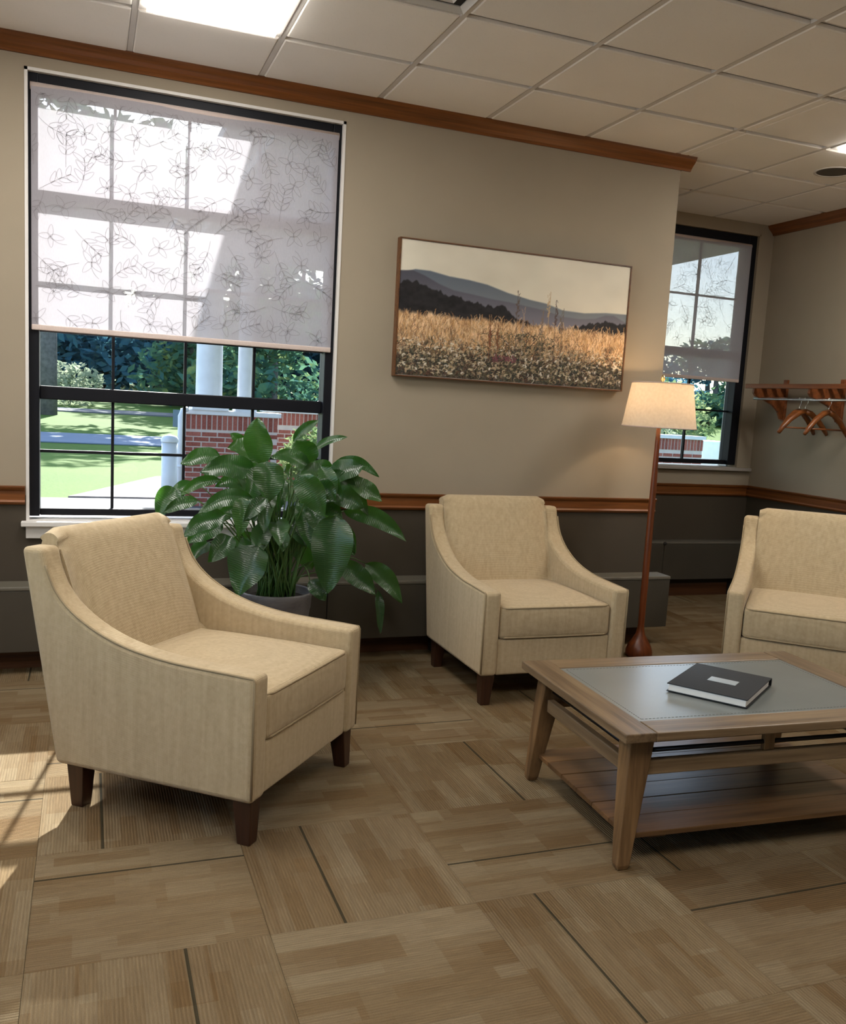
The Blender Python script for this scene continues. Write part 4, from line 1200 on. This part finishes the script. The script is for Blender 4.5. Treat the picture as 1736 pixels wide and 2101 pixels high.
def potted_plant():
    px, py = 0.858, 4.36
    root = thing('potted_peace_lily', 'large leafy green plant in a grey pot between the two armchairs', 'potted plant', (px, py, 0))
    MB().lathe([(0.0, 0.004), (0.12, 0.0), (0.128, 0.02), (0.142, 0.14), (0.148, 0.15), (0.152, 0.20), (0.149, 0.21), (0.157, 0.26), (0.160, 0.27), (0.163, 0.32), (0.160, 0.33), (0.167, 0.38), (0.170, 0.39), (0.174, 0.44), (0.178, 0.462), (0.172, 0.470), (0.164, 0.462), (0.158, 0.42), (0.0, 0.42)], 40).build('pot', M['pot'], root)
    MB().lathe([(0.0, 0.436), (0.08, 0.434), (0.162, 0.428)], 30).build('soil', M['soil'], root)
    R = random.Random(21)
    def leaf(b, t, w, R, droop):
        b = Vector(b); t = Vector(t)
        ax = t - b; L = ax.length; ax.normalize()
        view = Vector((-0.15, -1, 0.25)) + Vector((R.uniform(-.4, .4), 0, R.uniform(-.2, .5)))
        side = ax.cross(view).normalized(); nrm = side.cross(ax).normalized()
        if nrm.z < -0.2 and abs(ax.z) < 0.6: nrm = -nrm; side = -side
        n, m = 16, 6
        vs = []
        tw = R.uniform(-0.5, 0.5)
        for i in range(n + 1):
            s = i / n
            wid = w / 2 * (s ** 0.62 * (1 - s) ** 0.80) / 0.372 if 0 < s < 1 else 0.0008
            wid = max(wid, 0.0008)
            c = b + ax * (L * 1.08 * s) + Vector((0, 0, 1)) * (droop * math.sin(PI * s) * L - 0.10 * L * s ** 3 * (1 - abs(ax.z)))
            sd_ = Quaternion(ax, tw * (s - 0.4)) @ side
            nn = Quaternion(ax, tw * (s - 0.4)) @ nrm
            for k in range(m + 1):
                u = -1 + 2 * k / m
                wav = 0.075 * w * math.sin(11 * s + 2.5 * u + tw * 9) * abs(u) ** 1.5
                p = c + sd_ * (u * wid) + nn * (abs(u) * wid * 0.34 + wav - 0.03 * s * s * 0.5)
                p.y = min(p.y, 4.672)
                vs.append(p)
        fs = [(i * (m + 1) + k, (i + 1) * (m + 1) + k, (i + 1) * (m + 1) + k + 1, i * (m + 1) + k + 1) for i in range(n) for k in range(m)]
        # local frame: y along the leaf so the veins run across it
        mw = Matrix((side.to_tuple() + (0,), ax.to_tuple() + (0,), nrm.to_tuple() + (0,), (0, 0, 0, 1))).transposed()
        mw = Matrix.Translation(b) @ mw
        inv = mw.inverted()
        o = MB().add([inv @ v for v in vs], fs, 0, True).build('leaf', M['leaf'], root)
        o.matrix_parent_inverse = Matrix.Translation((-px, -py, 0))
        o.matrix_basis = mw
        return o
    def stem(b, d, R):
        a = R.uniform(0, 2 * PI); r0 = R.uniform(0.01, 0.10)
        p0 = Vector((px + r0 * math.cos(a), py + r0 * math.sin(a), 0.425))
        b = Vector(b)
        mid = p0.lerp(b, 0.55) + Vector((0, 0, 0.16 + 0.15 * max(0, 0.9 - b.z)))
        pts = []
        for k in range(9):
            s = k / 8
            pts.append(p0 * (1 - s) ** 2 + mid * 2 * s * (1 - s) + b * s * s)
        o = MB().tube([(p.x - px, p.y - py, p.z) for p in pts], [0.0042 - 0.0018 * k / 8 for k in range(9)], 6).build('leaf_stalk', M['stem'], root)
    allv = [(l[:3], l[3:6], l[6]) for l in LEAVES]
    for q in range(46):     # foliage at the back and inside of the clump
        a = R.uniform(0, 2 * PI); rr = R.uniform(0.05, 0.36)
        b = (px + rr * math.cos(a), min(4.55, py + 0.55 * rr * math.sin(a)), R.uniform(0.72, 1.10))
        L = R.uniform(0.15, 0.24)
        t = (b[0] + L * 0.8 * math.cos(a), min(4.6, b[1] + 0.5 * L * math.sin(a)), b[2] + R.uniform(-0.20, 0.03))
        allv.append((b, t, R.uniform(0.06, 0.10)))
    for b, t, w in allv:
        leaf(b, t, w * 1.12, R, R.uniform(0.03, 0.12))
        stem(b, t, R)
    for q in range(34):     # bare upright stalks in the middle of the clump
        a = R.uniform(0, 2 * PI)
        b = (px + R.uniform(-0.16, 0.16), py + R.uniform(-0.12, 0.10), R.uniform(0.80, 1.02))
        stem(b, None, R)
potted_plant()

# ------------------------------------------------------------------ coat rack and hangers on the right wall
def coat_rack():
    root = thing('coat_rack', 'wooden wall coat rack with hanging rod, on the right wall', 'coat rack', (XR, 5.2, 1.62))
    inv = Matrix.Translation(-root.location)
    def part(nm, mb, mat, bev=0.0, par=None):
        o = mb.build(nm, mat, root, bev); o.matrix_parent_inverse = inv; return o
    for y in (5.70, 5.12, 4.54, 3.96):
        part('wall_bracket', MB().box(XR - 0.024, y - 0.02, 1.44, XR - 0.001, y + 0.02, 1.755), M['rackwood'], 0.004)
        # gusset: straight along the top, sweeping down to the wall
        pr = [(XR - 0.024, 1.685), (XR - 0.315, 1.685), (XR - 0.322, 1.64), (XR - 0.30, 1.615), (XR - 0.22, 1.59), (XR - 0.13, 1.555), (XR - 0.075, 1.51), (XR - 0.045, 1.45), (XR - 0.024, 1.45)]
        part('gusset', MB().prism(pr, y - 0.012, y + 0.012, 1), M['rackwood'], 0.003)
    for k, xx in enumerate((0.06, 0.15, 0.24)):
        part('shelf_slat', MB().box(XR - xx - 0.018, 3.86, 1.685, XR - xx + 0.018, 5.78, 1.703), M['rackwood'], 0.003)
    part('front_rail', MB().box(XR - 0.335, 3.86, 1.672, XR - 0.318, 5.78, 1.705), M['rackwood'], 0.003)
    part('hanging_rod', MB().tube([(XR - 0.245, 3.88, 1.60), (XR - 0.245, 5.77, 1.60)], 0.011, 12), M['chrome'])
coat_rack()
def hanger(y, yaw, label):
    root = thing('coat_hanger', label, 'hanger', (XR - 0.245, y, 1.60), yaw, group='wooden hangers on the rack')
    hk = [(0.0, 0, -0.085), (0.0, 0, -0.05), (0.016, 0, -0.032), (0.020, 0, -0.008), (0.010, 0, 0.012), (-0.006, 0, 0.0145), (-0.017, 0, 0.002)]
    MB().tube(hk, 0.0022, 6).build('hook', M['chrome'], root)
    for s in (-1, 1):
        pts = [(0, 0, -0.085), (s * 0.05, 0, -0.098), (s * 0.12, 0, -0.145), (s * 0.18, 0, -0.205), (s * 0.212, 0, -0.245)]
        MB().tube(pts, [0.019, 0.021, 0.020, 0.018, 0.012], 10).build('shoulder', M['hangwood'], root)
    MB().tube([(-0.17, 0, -0.205), (0.17, 0, -0.205)], 0.006, 8).build('trouser_bar', M['hangwood'], root)
hanger(5.275, math.radians(14), 'wooden coat hanger nearest the window on the rack')
hanger(5.215, math.radians(-3), 'wooden coat hanger next to the rack bracket, second from the window')
hanger(4.99, math.radians(6), 'wooden coat hanger at the right picture edge')

# ------------------------------------------------------------------ outdoors
def gz(y):
    return -0.15 + max(0, y - 26) * 0.033
ys = [5.07, 8, 13.4, 18, 26, 34, 45, 60, 80, 110, 160]
vs = []; fs = []
xs = [-90, -30, -8, 0, 8, 20, 45, 80, 140]
for y in ys:
    for x in xs:
        vs.append((x, y, gz(y)))
n_ = len(xs)
fs = [(i * n_ + k, i * n_ + k + 1, (i + 1) * n_ + k + 1, (i + 1) * n_ + k) for i in range(len(ys) - 1) for k in range(n_ - 1)]
lawn = tag(MB().add(vs, fs, 0, True).build('lawn', M['grass']), 'bright green lawn sloping up to the trees outside', 'lawn', kind='stuff')
tag(MB().add([(-90, -40, -0.15), (-30, -40, -0.15), (-30, 5.07, -0.15), (-90, 5.07, -0.15)], [(0, 1, 2, 3)]).build('side_lawn', M['grass']), 'lawn beyond the added paving left of the room', 'lawn', kind='stuff')
tag(MB().box(-30, -40, -0.30, XL - 0.24, 5.07, -0.14).build('added_terrace', M['added_terrace']), 'unseen pale paving added to bounce daylight into the room', 'added_terrace')  # added out of view to throw sunlight up onto the ceiling
tag(MB().box(XL - 2.3, YB - 0.6, ZC + 0.02, XL - 0.24, YW + 0.2, ZC + 0.2).build('added_eave', M['soffit']), 'unseen white overhang added to cut sky light at the left windows', 'added_eave')  # added overhang, keeps sky light off the floor
def strip(name, label, cat, mat, pts, h=0.02):
    lo = [(x, y, gz(y) + 0.003) for x, y in pts]; hi = [(x, y, gz(y) + h) for x, y in pts]
    n = len(pts)
    return tag(MB().add(lo + hi, [tuple(range(n, 2 * n))] + [(i, (i + 1) % n, (i + 1) % n + n, i + n) for i in range(n)]).build(name, mat), label, cat)
strip('walkway', 'pale concrete walkway just outside the large window', 'path', M['concrete'], [(-20, 8.5), (8.5, 8.5), (8.5, 13.3), (-20, 13.3)])
strip('planting_bed', 'bare planting bed between walkway and lawn', 'garden bed', M['mulch'], [(-0.25, 13.32), (1.9, 13.32), (2.6, 17.4), (1.1, 16.6)], 0.04)
strip('driveway', 'blue-grey driveway crossing the lawn', 'road', M['asphalt'], [(-40, 26.2), (60, 25.0), (60, 27.6), (-40, 29.6)], 0.03)
strip('far_path', 'pale strip of road beyond the lawn', 'road', M['concrete'], [(-40, 41.0), (60, 36.0), (60, 38.6), (-40, 42.6)], 0.05)

def leaf_cloud(mb, c, r, n, size, R, flat=1.0):
    for q in range(n):
        while True:
            d = Vector((R.uniform(-1, 1), R.uniform(-1, 1), R.uniform(-1, 1)))
            if 0.2 < d.length <= 1: break
        d = d * (0.72 + 0.28 * R.random()) if d.length < 0.7 else d
        p = Vector((c[0] + d.x * r[0], c[1] + d.y * r[1], c[2] + d.z * r[2]))
        s = size * R.uniform(0.6, 1.3)
        a = Vector((R.uniform(-1, 1), R.uniform(-1, 1), R.uniform(-.6, .6))).normalized() * s
        b = a.orthogonal().normalized() * s * R.uniform(0.5, 0.9)
        b = Quaternion(a.normalized(), R.uniform(0, 2 * PI)) @ b
        mb.add([p - a, p + b * 0.6, p + a, p - b * 0.6], [(0, 1, 2, 3)])
def tree(x, y, h, rad, mat, label, group, seed, n=1500, trunk=0.25, low=0.12, leafs=0.42):
    z = gz(y)
    R = random.Random(seed)
    root = thing('tree', label, 'tree', (x, y, z - 0.05), group=group)
    MB().tube([(0, 0, 0), (0.05, 0.02, h * 0.25), (0.0, 0.1, h * 0.5), (0.1, 0, h * 0.85)], [trunk * 1.25, trunk, trunk * 0.7, trunk * 0.2], 10).build('trunk', M['bark'], root)
    mb = MB()
    for q in range(9):
        a = R.uniform(0, 2 * PI); rr = R.uniform(0.0, 0.6) * rad
        zc = h * (R.uniform(low + 0.16, 0.85) if q > 3 or low > 0.1 else 0.17)
        rr = rr if q > 3 else R.uniform(0.3, 0.7) * rad
        leaf_cloud(mb, (rr * math.cos(a), rr * math.sin(a), zc), (rad * 0.55, rad * 0.55, h * 0.17), n // 9, leafs, R)
    o = mb.build('crown', mat, root); o['kind'] = 'stuff'
tl = 'leafy tree in the row of trees across the lawn'
R = random.Random(5)
for row, (y0, dx) in enumerate(((60, 0.0), (66, 3.3), (72.5, 1.2), (79, 4.6))):
    for q, x in enumerate((-16, -9.3, -2.6, 4.1, 10.8, 17.5, 24.2) + ((40, 46.7, 53.4, 60.1) if row < 2 else ())):
        tree(x + dx + R.uniform(-.4, .4), y0 + R.uniform(-.8, .8), (R.uniform(12, 15) + row * 1.5) * (1 if x < 30 else 0.55), R.uniform(3.4, 3.8), M['tree_haze'] if (q + row) % 4 else M['tree_mid'], tl, 'trees across the lawn', 30 + q + 20 * row, 2000, 0.28, 0.02)
tree(-1.42, 37.0, 12.0, 6.0, M['tree_mid'], 'shade tree whose dark trunk stands at the left of the large window', None, 91, 4200, 0.30, 0.36)
tree(7.4, 40.0, 8.5, 3.6, M['tree_mid'], 'yellow-green tree seen between the porch columns and the window edge', None, 92, 3000, 0.2, 0.02, 0.28)
tree(4.6, 47.0, 9.0, 3.0, M['tree_mid'], 'sunlit tree left of the porch columns', None, 94, 2200, 0.2, 0.02, 0.3)
def bush(x, y, rx, rz, mat, label, group, seed, n=900, size=0.07):
    root = thing('shrub', label, 'shrub', (x, y, gz(y)), group=group)
    mb = MB(); leaf_cloud(mb, (0, 0, rz * 0.9), (rx, rx * 0.8, rz), n, size, random.Random(seed))
    o = mb.build('foliage', mat, root); o['kind'] = 'stuff'
    MB().tube([(0, 0, -0.05), (0.02, 0, rz * 0.9)], [0.03, 0.015], 6).build('stem', M['bark'], root)
bush(-0.75, 44, 1.5, 1.0, M['bush_pale'], 'pale shrub at the foot of the far trees', None, 1, 900, 0.16)
bush(3.05, 13.2, 0.48, 0.62, M['bush'], 'light green shrub beside the brick porch wall', None, 2, 1400, 0.06)
bush(13.3, 19.0, 1.2, 1.3, M['bush'], 'bright shrub seen low in the recess window', None, 3, 1600, 0.10)
bush(11.6, 17.5, 0.9, 1.1, M['bush_pale'], 'flowering pale shrub left in the recess window', None, 4, 1300, 0.08)
for q, (x, y) in enumerate(((16, 24), (18.5, 27), (21, 30), (14.2, 23), (24, 34))):
    tree(x, y, 3.4, 1.6, M['tree_haze'] if q % 2 else M['tree_mid'], 'dark leafy tree outside the recess window', 'trees outside the recess window', 120 + q, 3200, 0.10, 0.02, 0.17)

# entrance canopy with white columns on brick knee walls
canopy = thing('entrance_canopy', 'white-columned entrance canopy outside the large window', 'porch', (3.5, 9.5, -0.15))
cinv = Matrix.Translation(-canopy.location)
def cpart(nm, mb, mat, bev=0.0):
    o = mb.build(nm, mat, canopy, bev); o.matrix_parent_inverse = cinv; return o
cpart('soffit', MB().box(0.985, 5.10, 3.42, 7.2, 13.4, 3.50), M['soffit'])
cpart('beam', MB().box(1.25, 12.55, 3.16, 7.0, 12.9, 3.42), M['col_white'])
cpart('beam', MB().box(1.25, 5.3, 3.25, 1.45, 12.55, 3.42), M['col_white'])
cpart('roof', MB().prism([(1.015, 3.50), (7.3, 3.50), (7.2, 3.62), (4.1, 5.0), (1.05, 3.62)], 5.10, 13.5, 1), M['roof'])
for x, r in ((1.51, 0.175), (1.99, 0.105)):
    mb = MB()
    fl = 20
    mb.lathe([(r, 1.30), (r * 0.97, 2.2), (r * 0.88, 3.02)], fl * 2, (x, 12.72), rfun=lambda i: 1.0 if i % 2 else 0.955)
    cpart('column', mb, M['col_white'])
    cpart('column_base', MB().box(x - r * 1.35, 12.72 - r * 1.35, 1.16, x + r * 1.35, 12.72 + r * 1.35, 1.24).lathe([(r * 1.3, 1.24), (r * 1.3, 1.27), (r, 1.31)], 28, (x, 12.72)), M['col_white'])
    cpart('column_capital', MB().lathe([(r * 0.88, 3.0), (r * 1.15, 3.07), (r * 1.2, 3.1)], 28, (x, 12.72)).box(x - r * 1.3, 12.72 - r * 1.3, 3.1, x + r * 1.3, 12.72 + r * 1.3, 3.16), M['col_white'])
for x in (6.6,):
    cpart('column', MB().lathe([(0.17, 1.1), (0.165, 2.2), (0.15, 3.16)], 24, (x, 12.72)), M['col_white'])
brick_me = MB().box(-0.095, -0.045, -0.0265, 0.095, 0.045, 0.0265).mesh('brick', M['brick'])
soldier_me = MB().box(-0.026, -0.045, -0.095, 0.026, 0.045, 0.095).mesh('brick', M['brick'])
def brick_wall(label, x0, x1, yf, z0, z1, cap=True, name='brick_wall'):
    """face brick laid in running bond on a mortar core, soldier course and pale cap on top"""
    root = thing(name, label, 'wall', ((x0 + x1) / 2, yf + 0.15, z0))
    inv = Matrix.Translation(-root.location)
    o = MB().box(x0 + 0.004, yf + 0.006, z0, x1 - 0.004, yf + 0.30, z1).build('mortar_core', M['mortar'], root); o.matrix_parent_inverse = inv
    zt = z1 - 0.205
    k = 0; z = z0 + 0.035
    while z + 0.03 < zt:
        x = x0 + 0.1 - (0.104 if k % 2 else 0)
        while x < x1:
            if x - 0.098 > x0 - 0.002 and x + 0.098 < x1 + 0.002:
                b = inst('brick', brick_me, root, (x, yf + 0.045, z)); b.matrix_parent_inverse = inv
            elif x + 0.098 > x0 + 0.05 and x - 0.098 < x1 - 0.05:
                a, c = max(x - 0.098, x0), min(x + 0.098, x1)
                b = inst('brick', brick_me, root, ((a + c) / 2, yf + 0.045, z)); b.scale = ((c - a) / 0.196, 1, 1); b.matrix_parent_inverse = inv
            x += 0.208
        z += 0.068; k += 1
    x = x0 + 0.032
    while x < x1 - 0.02:
        b = inst('brick', soldier_me, root, (x, yf + 0.045, zt + 0.102)); b.matrix_parent_inverse = inv
        x += 0.068
    if cap:
        o = MB().box(x0 - 0.04, yf - 0.03, z1, x1 + 0.04, yf + 0.34, z1 + 0.06).build('wall_cap', M['col_white'], root); o.matrix_parent_inverse = inv
    return root
brick_wall('red brick porch wall with white cap under the two columns', 1.20, 2.42, 12.55, -0.15, 1.10)
brick_wall('brick wall behind the light green shrub, right of the porch columns', 2.62, 4.3, 14.6, -0.15, 1.14)
brick_wall('low brick wall seen under the lamp shade through the recess window', 8.7, 10.25, 13.6, -0.15, 1.06)
# bollard, downspout, signs, vehicle
bol = thing('bollard', 'white bollard with rounded cap outside the large window', 'bollard', (0.845, 10.6, -0.13))
MB().lathe([(0.0, 0), (0.085, 0.0), (0.085, 0.96), (0.0, 0.96)], 24).build('post', M['col_white'], bol)
MB().lathe([(0.095, 0.955), (0.097, 0.985), (0.075, 1.02), (0.0, 1.04)], 24).build('cap', M['col_white'], bol)
ds = thing('downspout', 'thin white upright pipe beside the brick porch wall', 'pipe', (1.12, 12.4, -0.15))
MB().tube([(0, 0, 0), (0, 0, 1.22), (0.03, 0.03, 1.29), (0.09, 0.06, 1.31)], 0.035, 10).build('pipe', M['col_white'], ds)
MB().tube([(0, 0, 0.55), (0, 0, 0.58)], 0.043, 10).build('strap', M['col_white'], ds)
sg = thing('sign_post', 'small grey sign on a thin post by the driveway', 'sign', (2.15, 24.0, -0.15))
MB().tube([(0, 0, 0), (0, 0, 1.05)], 0.02, 8).build('post', M['bark'], sg)
MB().box(-0.17, -0.03, 0.62, 0.03, -0.02, 1.05).build('panel', M['asphalt'], sg)
ramp = thing('ramp_parapet', 'pale sloping parapet at the right edge of the large window view', 'parapet', (4.6, 16.5, -0.15))
MB().prism([(-0.9, 0), (1.6, 0), (1.6, 1.95), (-0.9, 1.35)], -0.08, 0.08, 1).build('panel', M['concrete'], ramp)
MB().prism([(-0.95, 1.35), (1.6, 1.95), (1.6, 2.03), (-0.95, 1.43)], -0.13, 0.13, 1).build('coping', M['col_white'], ramp)
van = thing('utility_box', 'white utility box with green plinth outside the recess window', 'utility box', (11.05, 14.6, -0.15))
MB().rbox((-0.52, -0.35, 0.42), (0.40, 0.35, 1.18), 0.07, 3).build('housing', M['car'], van, merge=True)
MB().box(-0.56, -0.4, 0.0, 0.44, 0.4, 0.42).build('plinth', M['teal'], van)
